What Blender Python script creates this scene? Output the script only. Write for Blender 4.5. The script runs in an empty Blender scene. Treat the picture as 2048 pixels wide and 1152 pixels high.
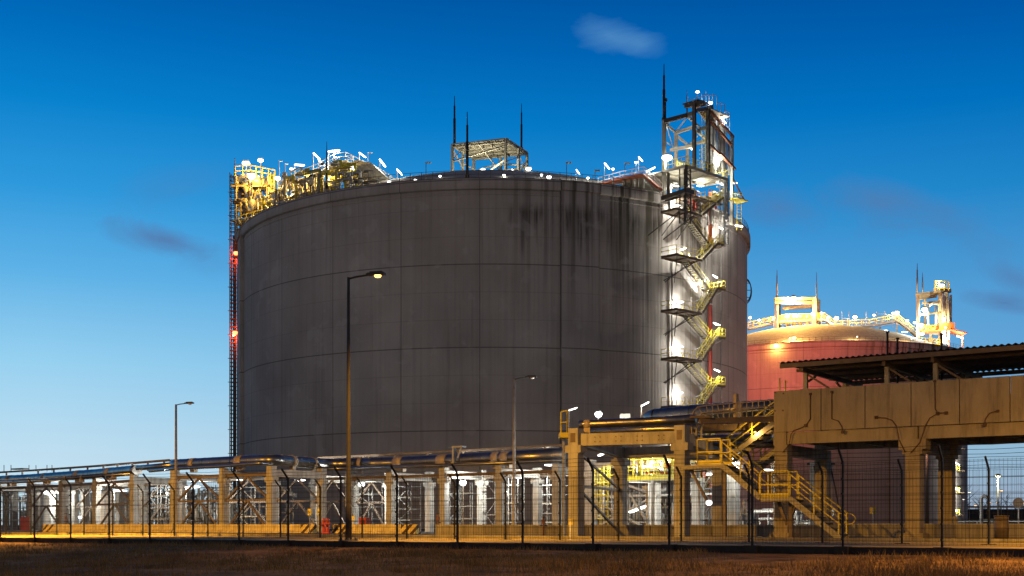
import bpy, math, random
from mathutils import Vector, Matrix
R_ = math.radians
random.seed(7)
sc = bpy.context.scene
COL = sc.collection

# ------------------------------------------------------------------ camera
F, HY, EYE = 2440.0, 1048.0, 0.6          # focal length and horizon row for a 2048 px wide frame, eye height
cam = bpy.data.cameras.new('camera'); camo = bpy.data.objects.new('camera', cam); COL.objects.link(camo)
cam.sensor_width = 36; cam.lens = 36 * F / 2048; cam.shift_y = (HY - 576) / 2048
cam.clip_start = 0.2; cam.clip_end = 6000
camo.location = (0, 0, EYE); camo.rotation_euler = (R_(90), 0, 0)
sc.camera = camo

# ------------------------------------------------------------------ sky (dusk, glow low on the left)
w = bpy.data.worlds.new('World'); sc.world = w; w.use_nodes = True
nt = w.node_tree; N = nt.nodes; L = nt.links; N.clear()
def nd(t, **k):
    n = N.new(t)
    for a, v in k.items(): setattr(n, a, v)
    return n
def wm(op, a, b=None, c=None, clamp=False):
    n = N.new('ShaderNodeMath'); n.operation = op; n.use_clamp = clamp
    for i, v in enumerate((a, b, c)):
        if v is None: continue
        if isinstance(v, (int, float)): n.inputs[i].default_value = v
        else: L.new(v, n.inputs[i])
    return n.outputs[0]
def wramp(fac, stops):
    n = N.new('ShaderNodeValToRGB'); cr = n.color_ramp
    while len(cr.elements) < len(stops): cr.elements.new(0.5)
    for e, (p, c) in zip(cr.elements, stops): e.position = p; e.color = (*c, 1)
    L.new(fac, n.inputs[0]); return n.outputs[0]
def lin(*c):
    return tuple(((v/255)/12.92 if v/255 <= .04045 else ((v/255+.055)/1.055)**2.4) for v in c)
def wmix(f, a, b, mode='MIX'):
    n = N.new('ShaderNodeMix'); n.data_type = 'RGBA'; n.blend_type = mode
    for i, v in ((0, f), (6, a), (7, b)):
        if isinstance(v, (int, float)): n.inputs[i].default_value = v
        elif isinstance(v, tuple): n.inputs[i].default_value = (*v, 1)
        else: L.new(v, n.inputs[i])
    return n.outputs[2]
tc = nd('ShaderNodeTexCoord'); sx = nd('ShaderNodeSeparateXYZ'); L.new(tc.outputs['Generated'], sx.inputs[0])
DX, DY, DZ = sx.outputs
el = wm('MULTIPLY', DZ, 1.0, clamp=True)
west = wramp(el, [(0.0, lin(206,231,240)), (.06, lin(188,221,240)), (.125, lin(150,208,240)), (.19, lin(94,178,231)),
                  (.25, lin(46,153,220)), (.31, lin(8,130,206)), (.36, lin(0,108,188)), (.405, lin(0,88,166)), (.55, lin(0,60,125)), (.8, lin(0,36,88)), (1.0, lin(0,30,76))])
east = wramp(el, [(0.0, lin(130,142,166)), (.02, lin(150,170,192)), (.06, lin(146,186,212)), (.12, lin(104,166,214)), (.17, lin(84,157,212)),
                  (.25, lin(32,134,202)), (.31, lin(0,112,190)), (.36, lin(0,92,172)), (.405, lin(0,78,152)), (.55, lin(0,54,115)), (.8, lin(0,34,84)), (1.0, lin(0,30,76))])
back = wramp(el, [(0.0, (.25,.225,.235)), (.3, (.21,.185,.20)), (.6, (.06,.065,.10)), (1.0, (.006,.022,.06))])
hx = wm('ADD', wm('MULTIPLY', wm('DIVIDE', DX, wm('MAXIMUM', DY, .05)), 1.25), .48, clamp=True)
front = wmix(hx, west, east)
fb = wm('MULTIPLY_ADD', DY, 1.6, .25, clamp=True)
sky = wmix(fb, back, front)
# thin evening clouds, in directions of the sky ahead
gx = wm('DIVIDE', DX, wm('MAXIMUM', DY, .05)); gz = wm('DIVIDE', DZ, wm('MAXIMUM', DY, .05))
cmb = nd('ShaderNodeCombineXYZ'); L.new(gx, cmb.inputs[0]); L.new(gz, cmb.inputs[1])
nz = nd('ShaderNodeTexNoise'); nz.inputs['Scale'].default_value = 14; nz.inputs['Detail'].default_value = 8; nz.inputs['Roughness'].default_value = .6; nz.inputs['Distortion'].default_value = .6
mp = nd('ShaderNodeMapping'); mp.inputs['Scale'].default_value = (.8, 1.7, 1); L.new(cmb.outputs[0], mp.inputs[0]); L.new(mp.outputs[0], nz.inputs[0])
def blob(px, py, rx, ry, rot=0):
    cx, cz = (px-1024)/F, (HY-py)/F
    a = wm('SUBTRACT', gx, cx); b = wm('SUBTRACT', gz, cz); c, s = math.cos(R_(rot)), math.sin(R_(rot))
    u = wm('DIVIDE', wm('ADD', wm('MULTIPLY', a, c), wm('MULTIPLY', b, s)), rx/F)
    v = wm('DIVIDE', wm('SUBTRACT', wm('MULTIPLY', b, c), wm('MULTIPLY', a, s)), ry/F)
    d = wm('SQRT', wm('ADD', wm('MULTIPLY', u, u), wm('MULTIPLY', v, v)))
    d = wm('ADD', d, wm('MULTIPLY', wm('SUBTRACT', nz.outputs[0], .5), 1.9))
    m = wm('SUBTRACT', 1.0, d, clamp=True)
    return wm('MULTIPLY', m, wm('GREATER_THAN', DY, .1))
lightc = [(1222,72,84,34,-16,.7), (1280,88,62,30,-8,.62)]
darkc = [(330,480,120,32,-14,.8), (1560,416,110,52,-6,.62), (1765,410,140,58,-8,.62), (1910,450,130,50,-25,.35), (2010,606,95,22,-10,.75), (2030,555,80,28,-20,.5),
         (350,380,150,50,10,.22), (420,520,90,40,0,.2)]
for px, py, rx, ry, ro, k in lightc:
    sky = wmix(wm('MULTIPLY', blob(px,py,rx*1.08,ry*1.1,ro), 1.15*k, clamp=True), sky, lin(78,138,196))
for px, py, rx, ry, ro, k in darkc:
    sky = wmix(wm('MULTIPLY', blob(px,py,rx*1.05,ry*1.05,ro), 1.1*k, clamp=True), sky, lin(84,124,174))
bg = nd('ShaderNodeBackground'); L.new(sky, bg.inputs[0]); bg.inputs[1].default_value = 1.0
wo = nd('ShaderNodeOutputWorld'); L.new(bg.outputs[0], wo.inputs[0])
sc.view_settings.view_transform = 'Standard'; sc.view_settings.look = 'None'; sc.view_settings.exposure = 0
sc.view_settings.gamma = 1; sc.view_settings.use_curve_mapping = False

# ------------------------------------------------------------------ materials
def mat(name, col, rough=.7, metal=0., var=.25, scale=3., col2=None, bump=0., bscale=20., stretch=(1,1,1), emit=None, es=0, spec=.4, stain=0.):
    m = bpy.data.materials.new(name); m.use_nodes = True; t = m.node_tree; n = t.nodes; l = t.links
    p = n['Principled BSDF']; p.inputs['Roughness'].default_value = rough; p.inputs['Metallic'].default_value = metal
    p.inputs['Specular IOR Level'].default_value = spec
    if emit:
        p.inputs['Base Color'].default_value = (*col, 1)
        p.inputs['Emission Color'].default_value = (*emit, 1); p.inputs['Emission Strength'].default_value = es
        m.cycles.emission_sampling = 'NONE'; return m
    c = n.new('ShaderNodeTexCoord'); mp = n.new('ShaderNodeMapping'); mp.inputs['Scale'].default_value = stretch
    z = n.new('ShaderNodeTexNoise'); z.inputs['Scale'].default_value = scale; z.inputs['Detail'].default_value = 6; z.inputs['Roughness'].default_value = .65
    l.new(c.outputs['Object'], mp.inputs[0]); l.new(mp.outputs[0], z.inputs[0])
    r = n.new('ShaderNodeValToRGB'); r.color_ramp.elements[0].position = .32; r.color_ramp.elements[1].position = .72
    c2 = col2 or tuple(v*(1-var) for v in col); c1 = tuple(min(1, v*(1+var*.35)) for v in col)
    r.color_ramp.elements[0].color = (*c2, 1); r.color_ramp.elements[1].color = (*c1, 1)
    l.new(z.outputs[0], r.inputs[0]); l.new(r.outputs[0], p.inputs['Base Color'])
    if stain:
        mp3 = n.new('ShaderNodeMapping'); mp3.inputs['Scale'].default_value = (3.2, 3.2, .28); z3 = n.new('ShaderNodeTexNoise'); z3.inputs['Scale'].default_value = 1.1; z3.inputs['Detail'].default_value = 7; z3.inputs['Roughness'].default_value = .7
        l.new(c.outputs['Object'], mp3.inputs[0]); l.new(mp3.outputs[0], z3.inputs[0]); r3 = n.new('ShaderNodeMapRange'); r3.inputs[1].default_value = .48; r3.inputs[2].default_value = .72; r3.inputs[4].default_value = stain; l.new(z3.outputs[0], r3.inputs[0])
        zp = n.new('ShaderNodeTexVoronoi'); zp.inputs['Scale'].default_value = 2.3; l.new(c.outputs['Object'], zp.inputs[0]); rp = n.new('ShaderNodeMapRange'); rp.inputs[1].default_value = .03; rp.inputs[2].default_value = .02; rp.inputs[4].default_value = .8; l.new(zp.outputs[0], rp.inputs[0])
        mx = n.new('ShaderNodeMath'); mx.operation = 'MAXIMUM'; l.new(r3.outputs[0], mx.inputs[0]); l.new(rp.outputs[0], mx.inputs[1])
        x3 = n.new('ShaderNodeMix'); x3.data_type = 'RGBA'; l.new(mx.outputs[0], x3.inputs[0]); l.new(r.outputs[0], x3.inputs[6]); x3.inputs[7].default_value = (col[0]*.22, col[1]*.19, col[2]*.16, 1); l.new(x3.outputs[2], p.inputs['Base Color'])
    if bump:
        z2 = n.new('ShaderNodeTexNoise'); z2.inputs['Scale'].default_value = bscale; z2.inputs['Detail'].default_value = 4
        b = n.new('ShaderNodeBump'); b.inputs['Strength'].default_value = bump; b.inputs['Distance'].default_value = .03
        l.new(mp.outputs[0], z2.inputs[0]); l.new(z2.outputs[0], b.inputs['Height']); l.new(b.outputs[0], p.inputs['Normal'])
    return m
M = {}
M['conc'] = mat('concrete', (.36,.345,.31), .85, var=.35, scale=1.2, bump=.35, stretch=(1,1,.5), stain=.55)
M['conc_d'] = mat('weathered_concrete', (.27,.25,.22), .9, var=.45, scale=.9, bump=.4, stretch=(1.5,1.5,.35), stain=.7)
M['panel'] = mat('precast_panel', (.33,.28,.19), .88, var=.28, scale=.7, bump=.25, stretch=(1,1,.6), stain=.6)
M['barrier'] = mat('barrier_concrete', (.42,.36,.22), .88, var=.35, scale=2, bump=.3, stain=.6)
M['steel'] = mat('galvanised_steel', (.36,.36,.34), .5, .5, var=.35, scale=2)
M['steel_d'] = mat('dark_steel', (.085,.075,.065), .6, .3, var=.4, scale=2)
M['steel_b'] = mat('brown_steel', (.16,.12,.085), .65, .2, var=.4, scale=2)
M['frame'] = mat('grey_painted_steel', (.30,.28,.22), .55, .1, var=.35, scale=1.5)
M['yellow'] = mat('yellow_paint', (.62,.52,.04), .5, var=.3, scale=3)
M['red'] = mat('red_paint', (.30,.035,.02), .5, var=.35, scale=2)
M['orange'] = mat('red_lead_paint', (.5,.12,.04), .6, var=.35, scale=2)
M['clad'] = mat('aluminium_cladding', (.23,.225,.22), .3, .95, var=.4, scale=1.3, bump=.3, bscale=2)
M['band'] = mat('saddle_band', (.33,.27,.2), .6, .2, var=.3, scale=2)
M['pipew'] = mat('white_pipe_insulation', (.5,.5,.47), .45, .3, var=.3, scale=1.5)
M['fence'] = mat('dark_coated_wire', (.012,.014,.012), .5, .2, var=.2)
M['plinth'] = mat('shade_toned_concrete_edge', (.05,.043,.035), .9, var=.4)  # near-black base colour stands in for the shadow gap under the fence
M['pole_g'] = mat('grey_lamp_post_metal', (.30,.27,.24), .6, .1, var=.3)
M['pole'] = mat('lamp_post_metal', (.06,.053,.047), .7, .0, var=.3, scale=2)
M['black'] = mat('black_rubber', (.015,.014,.013), .7, var=.3)
M['white'] = mat('white_enamel', (.7,.7,.66), .5, var=.15)
M['cable'] = mat('brown_cable', (.09,.045,.025), .7, var=.2)
M['wood'] = mat('rust', (.2,.08,.04), .8, var=.4)
M['sheet'] = mat('corrugated_sheet', (.10,.075,.055), .6, .2, var=.4, scale=1.5)
M['e_white'] = mat('white_lamp_glass', (.8,.8,.8), .4, emit=(1,.98,.92), es=6)
M['e_soft'] = mat('white_tube_glass', (.8,.8,.8), .4, emit=(1,.99,.92), es=3)
M['e_sod'] = mat('sodium_lamp_glass', (.8,.6,.3), .4, emit=(1,.5,.1), es=6)
M['e_yel'] = mat('floodlight_glass', (.8,.7,.4), .4, emit=(1,.80,.34), es=8)
M['e_red'] = mat('red_beacon_glass', (.8,.1,.05), .4, emit=(1,.16,.05), es=7)
M['e_org'] = mat('distant_lamp_glass', (.8,.5,.3), .4, emit=(1,.55,.25), es=3)

# chevrons on barrier ends
def chevron():
    m = mat('striped_paint', (.45,.36,.12), .8, var=.3, scale=3); t = m.node_tree; n = t.nodes; l = t.links
    p = n['Principled BSDF']; old = p.inputs['Base Color'].links[0].from_socket
    c = n.new('ShaderNodeTexCoord'); s = n.new('ShaderNodeSeparateXYZ'); l.new(c.outputs['Object'], s.inputs[0])
    def mm(op, a, b=None):
        q = n.new('ShaderNodeMath'); q.operation = op
        for i, v in enumerate((a, b)):
            if v is None: continue
            if isinstance(v, (int, float)): q.inputs[i].default_value = v
            else: l.new(v, q.inputs[i])
        return q.outputs[0]
    d = mm('SUBTRACT', s.outputs[0], mm('MULTIPLY', s.outputs[2], .9))
    f = mm('GREATER_THAN', mm('FRACT', mm('MULTIPLY', d, 1.9)), .55)
    x = n.new('ShaderNodeMix'); x.data_type = 'RGBA'; l.new(f, x.inputs[0]); l.new(old, x.inputs[6]); x.inputs[7].default_value = (.03,.015,.01,1)
    l.new(x.outputs[2], p.inputs['Base Color']); return m
M['chev'] = chevron()

def tank_mat():
    m = bpy.data.materials.new('stained_tank_concrete'); m.use_nodes = True; t = m.node_tree; n = t.nodes; l = t.links
    p = n['Principled BSDF']; p.inputs['Roughness'].default_value = .9; p.inputs['Specular IOR Level'].default_value = .25
    c = n.new('ShaderNodeTexCoord'); s = n.new('ShaderNodeSeparateXYZ'); l.new(c.outputs['Object'], s.inputs[0])
    X, Y, Z = s.outputs
    def mm(op, a, b=None, c_=None, cl=False):
        q = n.new('ShaderNodeMath'); q.operation = op; q.use_clamp = cl
        for i, v in enumerate((a, b, c_)):
            if v is None: continue
            if isinstance(v, (int, float)): q.inputs[i].default_value = v
            else: l.new(v, q.inputs[i])
        return q.outputs[0]
    ang = mm('MULTIPLY', mm('ARCTAN2', X, mm('MULTIPLY', Y, -1)), 57.29578)       # degrees, 0 faces the street
    def near(v, period, off, wd):
        f = mm('FRACT', mm('ADD', mm('DIVIDE', mm('ADD', v, off), period), .5))
        return mm('LESS_THAN', mm('ABSOLUTE', mm('SUBTRACT', f, .5)), wd/period)
    vs = near(ang, 15, 2, .075)
    lf = mm('MULTIPLY', near(Z, 3.573, -1.9, .05), mm('GREATER_THAN', Z, 2))
    hs = mm('MULTIPLY', near(Z, 10.72, -1.9, .07), mm('GREATER_THAN', Z, 5))
    def streak(sa, sz, seed, det=4):
        cb = n.new('ShaderNodeCombineXYZ'); l.new(mm('MULTIPLY', ang, sa), cb.inputs[0]); l.new(mm('MULTIPLY', Z, sz), cb.inputs[1]); cb.inputs[2].default_value = seed
        z = n.new('ShaderNodeTexNoise'); z.inputs['Scale'].default_value = 1; z.inputs['Detail'].default_value = det; z.inputs['Roughness'].default_value = .6
        l.new(cb.outputs[0], z.inputs[0]); return z.outputs[0]
    def rng(v, a, b):
        q = n.new('ShaderNodeMapRange'); q.clamp = True; l.new(v, q.inputs[0]); q.inputs[1].default_value = a; q.inputs[2].default_value = b; return q.outputs[0]
    s1, s2, s3, s4 = streak(.75, .02, 1.3), streak(.55, .07, 5.1), streak(.22, .1, 9.7), streak(1.5, .05, 3.3, 4)
    top = rng(Z, 24, 41.5)
    side = mm('MAXIMUM', mm('MULTIPLY', rng(ang, 0, 18), rng(ang, 75, 45)), mm('MULTIPLY', rng(ang, -120, -150), 1))
    side = mm('MAXIMUM', side, rng(ang, 70, 90))
    st = mm('MULTIPLY', mm('MULTIPLY', rng(s1, .46, .62), top), mm('MULTIPLY_ADD', side, .85, .13))
    # moss under the rim, dripping down
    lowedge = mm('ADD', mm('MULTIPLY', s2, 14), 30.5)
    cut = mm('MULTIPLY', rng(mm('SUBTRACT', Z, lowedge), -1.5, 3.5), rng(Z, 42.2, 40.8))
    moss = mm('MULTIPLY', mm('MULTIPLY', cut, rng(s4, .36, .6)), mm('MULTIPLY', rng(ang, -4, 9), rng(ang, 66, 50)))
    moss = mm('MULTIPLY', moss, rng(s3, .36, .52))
    # blotches and lift colour differences
    bl = n.new('ShaderNodeTexNoise'); bl.inputs['Scale'].default_value = .12; bl.inputs['Detail'].default_value = 7; l.new(c.outputs['Object'], bl.inputs[0])
    rr = n.new('ShaderNodeValToRGB'); rr.color_ramp.elements[0].position = .3; rr.color_ramp.elements[1].position = .72
    rr.color_ramp.elements[0].color = (.29,.265,.252,1); rr.color_ramp.elements[1].color = (.42,.388,.365,1); l.new(bl.outputs[0], rr.inputs[0])
    def mix(f, a, b, mode='MIX'):
        q = n.new('ShaderNodeMix'); q.data_type = 'RGBA'; q.blend_type = mode
        l.new(f, q.inputs[0]) if not isinstance(f, float) else None
        if isinstance(f, float): q.inputs[0].default_value = f
        l.new(a, q.inputs[6])
        if isinstance(b, tuple): q.inputs[7].default_value = (*b, 1)
        else: l.new(b, q.inputs[7])
        return q.outputs[2]
    fine = rng(streak(1.3, .02, 12.2, 6), .3, .75)
    col = mix(mm('MULTIPLY', mm('SUBTRACT', 1, fine), .22), rr.outputs[0], (.13,.115,.10))
    drk = rng(streak(.9, .03, 22, 4), .56, .72)
    col = mix(mm('MULTIPLY', drk, .35), col, (.11,.10,.09))
    col = mix(mm('MULTIPLY', st, .92), col, (.035,.028,.012))
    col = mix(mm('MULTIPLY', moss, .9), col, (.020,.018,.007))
    # panel-to-panel tone
    pn = n.new('ShaderNodeTexWhiteNoise'); pn.noise_dimensions = '2D'; cb = n.new('ShaderNodeCombineXYZ')
    l.new(mm('FLOOR', mm('DIVIDE', mm('ADD', ang, 2), 15)), cb.inputs[0]); l.new(mm('FLOOR', mm('DIVIDE', mm('ADD', Z, -1.9), 10.72)), cb.inputs[1]); l.new(cb.outputs[0], pn.inputs[0])
    col = mix(mm('MULTIPLY', pn.outputs[0], .16), col, (.14,.13,.12))
    col = mix(mm('MULTIPLY', mm('MAXIMUM', vs, hs), .6), col, (.04,.036,.033))
    col = mix(mm('MULTIPLY', lf, .22), col, (.10,.095,.09))
    pa = n.new('ShaderNodeTexNoise'); pa.inputs['Scale'].default_value = .35; pa.inputs['Detail'].default_value = 3; l.new(c.outputs['Object'], pa.inputs[0])
    col = mix(mm('MULTIPLY', rng(pa.outputs[0], .60, .66), .22), col, (.46,.45,.43))
    l.new(col, p.inputs['Base Color'])
    b = n.new('ShaderNodeBump'); b.inputs['Strength'].default_value = .3; b.inputs['Distance'].default_value = .15; l.new(fine, b.inputs['Height']); l.new(b.outputs[0], p.inputs['Normal'])
    return m
M['tank'] = tank_mat()

def ground_mat(name, cols, scale, bump=.6):
    m = mat(name, cols[1], .95, var=.4, scale=scale, bump=bump, bscale=6, spec=.1); n = m.node_tree.nodes
    r = [x for x in n if x.type == 'VALTORGB'][0].color_ramp
    r.elements[0].color = (*cols[0], 1); r.elements[1].color = (*cols[2], 1); e = r.elements.new(.5); e.color = (*cols[1], 1)
    return m
M['verge'] = ground_mat('dry_verge_soil', [(.035,.022,.011), (.14,.085,.04), (.28,.18,.08)], .9)
M['gravel'] = ground_mat('gravel', [(.12,.10,.06), (.25,.21,.13), (.36,.31,.2)], 5)
M['asph'] = ground_mat('asphalt', [(.035,.032,.03), (.06,.055,.048), (.09,.08,.07)], 1.5, .3)
M['soil'] = ground_mat('far_soil', [(.02,.018,.012), (.035,.03,.02), (.05,.045,.03)], .05, .2)
M['grass'] = mat('dry_grass_blades', (.38,.25,.10), .9, var=.6, scale=.6, spec=.1)
M['leaf'] = mat('winter_twigs', (.03,.026,.022), .9, var=.4)

# ------------------------------------------------------------------ mesh helpers
class MB:
    def __init__(s): s.v = []; s.f = []; s.sm = []
    def quad(s, *p, smooth=False):
        b = len(s.v); s.v += [tuple(x) for x in p]; s.f.append(tuple(range(b, b+len(p)))); s.sm.append(smooth)
    def box(s, c, sz, ax=None):
        c = Vector(c); ax = ax or (Vector((1,0,0)), Vector((0,1,0)), Vector((0,0,1)))
        h = [Vector(a)*(q/2) for a, q in zip(ax, sz)]; b = len(s.v)
        for i in (-1,1):
            for j in (-1,1):
                for k in (-1,1): s.v.append(tuple(c + h[0]*i + h[1]*j + h[2]*k))
        for f in ((0,1,3,2),(4,6,7,5),(0,4,5,1),(2,3,7,6),(0,2,6,4),(1,5,7,3)):
            s.f.append(tuple(b+i for i in f)); s.sm.append(False)
        return s
    def bar(s, p, q, w=.1, h=None, up=(0,0,1)):
        p, q = Vector(p), Vector(q); d = q-p; ln = d.length
        if ln < 1e-5: return s
        d /= ln; up = Vector(up)
        if abs(d.dot(up)) > .98: up = Vector((A[0], A[1], 0))
        x = d.cross(up).normalized(); y = x.cross(d).normalized()
        return s.box((p+q)/2, (ln, w, h or w), (d, x, y))
    def ibeam(s, p, q, w=.3, h=.3, t=.04):
        p, q = Vector(p), Vector(q); d = (q-p).normalized(); up = Vector((0,0,1))
        if abs(d.dot(up)) > .98: up = Vector((B_[0], B_[1], 0))
        x = d.cross(up).normalized(); y = x.cross(d).normalized(); ln = (q-p).length; c = (p+q)/2
        s.box(c + y*(h/2-t/2), (ln, w, t), (d, x, y)); s.box(c - y*(h/2-t/2), (ln, w, t), (d, x, y)); s.box(c, (ln-.004, t, h-2*t), (d, x, y)); return s
    def tube(s, pts, r, n=8, cap=True):
        pts = [Vector(p) for p in pts]; m = len(pts); base = len(s.v); prev = None
        for i, p in enumerate(pts):
            d = (pts[min(i+1, m-1)] - pts[max(i-1, 0)]).normalized()
            if prev is None:
                up = Vector((0,0,1)) if abs(d.z) < .9 else Vector((1,0,0)); x = d.cross(up).normalized()
            else: x = (prev - d*prev.dot(d)).normalized()
            prev = x; y = d.cross(x); rr = r[i] if isinstance(r, (list, tuple)) else r
            for k in range(n):
                a = 2*math.pi*k/n; s.v.append(tuple(p + x*math.cos(a)*rr + y*math.sin(a)*rr))
        for i in range(m-1):
            for k in range(n):
                a, b = base+i*n+k, base+i*n+(k+1) % n
                s.f.append((a, b, b+n, a+n)); s.sm.append(n > 5)
        if cap:
            s.f.append(tuple(base+k for k in reversed(range(n)))); s.f.append(tuple(base+(m-1)*n+k for k in range(n))); s.sm += [False, False]
        return s
    def ring(s, c, rad, prof, n, a0=0., a1=2*math.pi, closed=True):
        # prof: list of (dr, z) swept round c
        b = len(s.v); m = len(prof); cnt = n if closed else n+1
        for i in range(cnt):
            a = a0 + (a1-a0)*i/n
            for dr, z in prof: s.v.append((c[0]+math.sin(a)*(rad+dr), c[1]-math.cos(a)*(rad+dr), z))
        for i in range(n):
            for k in range(m-1):
                p = b+i*m+k; q = b+((i+1) % cnt)*m+k
                s.f.append((p, q, q+1, p+1)); s.sm.append(True)
        return s
    def done(s, name, loc, material, smooth_angle=True):
        me = bpy.data.meshes.new(name); lx, ly, lz = loc
        me.from_pydata([(x-lx, y-ly, z-lz) for x, y, z in s.v], [], s.f)
        me.polygons.foreach_set('use_smooth', s.sm); me.materials.append(material); me.update(); return me
A = (.819, -.574); B_ = (.574, .819)            # site axes: along the fence, and away from the street
def V(p, z): return Vector((p[0], p[1], z))
def off(p, a=0, b=0): return (p[0]+A[0]*a+B_[0]*b, p[1]+A[1]*a+B_[1]*b)
AX = (Vector((*A, 0)), Vector((*B_, 0)), Vector((0,0,1)))
def P(px, py, Y): return Vector(((px-1024)/F*Y, Y, EYE+(HY-py)/F*Y))
def G(px, Y): return ((px-1024)/F*Y, Y)
def thing(name, label, cat, loc=(0,0,0), group=None):
    o = bpy.data.objects.new(name, None); COL.objects.link(o); o.empty_display_size = .3
    o.location = loc; o['label'] = label; o['category'] = cat
    if group: o['group'] = group
    return o
def part(par, name, mb, m, label=None, stuff=False):
    root = par; 
    while root.parent: root = root.parent
    me = mb.done(name, root.location, M[m] if isinstance(m, str) else m)
    o = bpy.data.objects.new(name, me); COL.objects.link(o); o.parent = par
    if label: o['label'] = label
    if stuff: o['kind'] = 'stuff'
    return o
def single(name, label, cat, mb, m, loc, group=None):
    me = mb.done(name, loc, M[m]); o = bpy.data.objects.new(name, me); COL.objects.link(o); o.location = loc
    o['label'] = label; o['category'] = cat
    if group: o['group'] = group
    return o
def struct(name, mb, m, kind='structure'):
    me = mb.done(name, (0,0,0), M[m]); o = bpy.data.objects.new(name, me); COL.objects.link(o); o['kind'] = kind; return o
def light(par, pos, power, col=(1,.96,.85), r=.15):
    l = bpy.data.lights.new('lamp_light', 'POINT'); l.energy = power; l.color = col; l.shadow_soft_size = r
    o = bpy.data.objects.new('lamp_light', l); COL.objects.link(o)
    root = par
    while root.parent: root = root.parent
    o.parent = par; o.location = Vector(pos) - root.location; return o
def spot(par, pos, d, power, col, size=150, r=.15):
    l = bpy.data.lights.new('lamp_light', 'SPOT'); l.energy = power; l.color = col; l.shadow_soft_size = r; l.spot_size = R_(size); l.spot_blend = 1
    o = bpy.data.objects.new('lamp_light', l); COL.objects.link(o)
    root = par
    while root.parent: root = root.parent
    o.parent = par; o.location = Vector(pos) - root.location; o.rotation_euler = Vector(d).to_track_quat('-Z', 'Y').to_euler(); return o
def railing(mb, pts, h=1.1, step=1.5, r=.03, mid=2, top=True):
    pts = [Vector(p) for p in pts]
    for p, q in zip(pts, pts[1:]):
        ln = (q-p).length; k = max(1, round(ln/step))
        for i in range(k+1):
            c = p.lerp(q, i/k); mb.bar(c, c+Vector((0,0,h)), r*2)
        for j in range(mid):
            z = Vector((0,0,h*(j+1)/mid)); mb.bar(p+z, q+z, r*2)
    return mb
def steps(mb, p, q, wv, n=None, t=.05):
    # treads between p (low) and q (high); wv = vector across the flight
    p, q, wv = Vector(p), Vector(q), Vector(wv); n = n or max(3, int(abs(q.z-p.z)/.22)); run = Vector((q.x-p.x, q.y-p.y, 0)); d = run.normalized()
    for i in range(n):
        c = p.lerp(q, (i+.5)/n) + wv/2
        mb.box(c, (run.length/n*.9, wv.length, t), (d, wv.normalized(), Vector((0,0,1))))
    return mb
from mathutils import noise as mn
# ------------------------------------------------------------------ ground
F0 = (-14.4, 48.5)                                       # a post of the outer fence
FB = F0[0]*B_[0] + F0[1]*B_[1]                           # distance of the outer fence line from the origin
def gz(x, y):
    d = FB - (x*B_[0] + y*B_[1])
    if d <= 0: return 0.
    z = -.2 - .0225*d + .05*mn.noise(Vector((x*.35, y*.35, 0))) * min(1, d) + .035*mn.noise(Vector((x*1.1, y*1.1, 3))) * min(1, d)
    # a shallow rut crossing the verge
    p, q = Vector((-6.3, 41.0)), Vector((-6.3, 31.0)); q = Vector((-7.6, 35.6)); v = Vector((x, y)); t = max(0, min(1, (v-p).dot(q-p)/(q-p).length_squared)); e = (v-(p+(q-p)*t)).length
    return z - .22*max(0, 1-e/.5)
mb = MB()
na, nd_ = 300, 110
for i in range(na+1):
    a = -45 + 100*i/na
    for j in range(nd_+1):
        dd = 42*(j/nd_)**1.25
        x = F0[0] + A[0]*(a+15) - B_[0]*dd; y = F0[1] + A[1]*(a+15) - B_[1]*dd
        mb.v.append((x, y, gz(x, y) if j else -.2))
for i in range(na):
    for j in range(nd_):
        p = i*(nd_+1)+j; mb.f.append((p, p+1, p+nd_+2, p+nd_+1)); mb.sm.append(True)
struct('verge_ground', mb, 'verge')
mb = MB(); c0 = off(F0, -500, .0); c1 = off(F0, 800, .0); c2 = off(F0, 3000, 4200); c3 = off(F0, -3000, 4200)
mb.quad(V(c0,-.06), V(c1,-.06), V(c2,-.06), V(c3,-.06)); struct('far_ground', mb, 'soil')
mb = MB(); mb.quad(*[V(off(F0, a, b), -.004) for a, b in ((-60,.06),(110,.06),(110,9.8),(-60,9.8))]); struct('gravel_strip', mb, 'gravel')
mb = MB(); mb.quad(*[V(off(F0, a, b), -.02) for a, b in ((-90,9.8),(150,9.8),(150,75),(-90,75))]); struct('yard_pavement', mb, 'asph')
mb = MB(); mb.box(V(off(F0, 25, 9.9), .03), (170, .2, .18), AX); struct('yard_kerb', mb, 'conc_d')
# dry grass
mb = MB(); rr = random.Random(3); cl = []
for _ in range(2300):
    yy = rr.uniform(21, 50); xx = rr.uniform(-.52, .52)*yy
    dd = FB - (xx*B_[0] + yy*B_[1])
    v_ = mn.noise(Vector((xx*.22, yy*.3, 7)))
    if .1 < dd < 20 and v_ > rr.uniform(-.45, .1): cl.append((xx, yy, rr.uniform(.25, 1.2), rr.uniform(.5, 1.1)+max(0,v_)*1.1))
for (cx, cy, cr, ch) in cl:
    for _ in range(46):
        x = cx + rr.gauss(0, cr*.45); y = cy + rr.gauss(0, cr*.45)
        if FB - (x*B_[0]+y*B_[1]) < .12: continue
        h = rr.uniform(.06, .2)*ch; wv = rr.uniform(.004, .009); a = rr.uniform(0, 6.28); lx, ly = rr.gauss(0, .35)*h, rr.gauss(0, .35)*h; z = gz(x, y)-.01
        dx, dy = math.cos(a)*wv, math.sin(a)*wv
        b = len(mb.v); mb.v += [(x-dx,y-dy,z),(x+dx,y+dy,z),(x+lx*.4+dx*.7,y+ly*.4+dy*.7,z+h*.6),(x+lx*.4-dx*.7,y+ly*.4-dy*.7,z+h*.6),(x+lx,y+ly,z+h)]
        mb.f += [(b,b+1,b+2,b+3),(b+3,b+2,b+4)]; mb.sm += [False, False]
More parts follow.
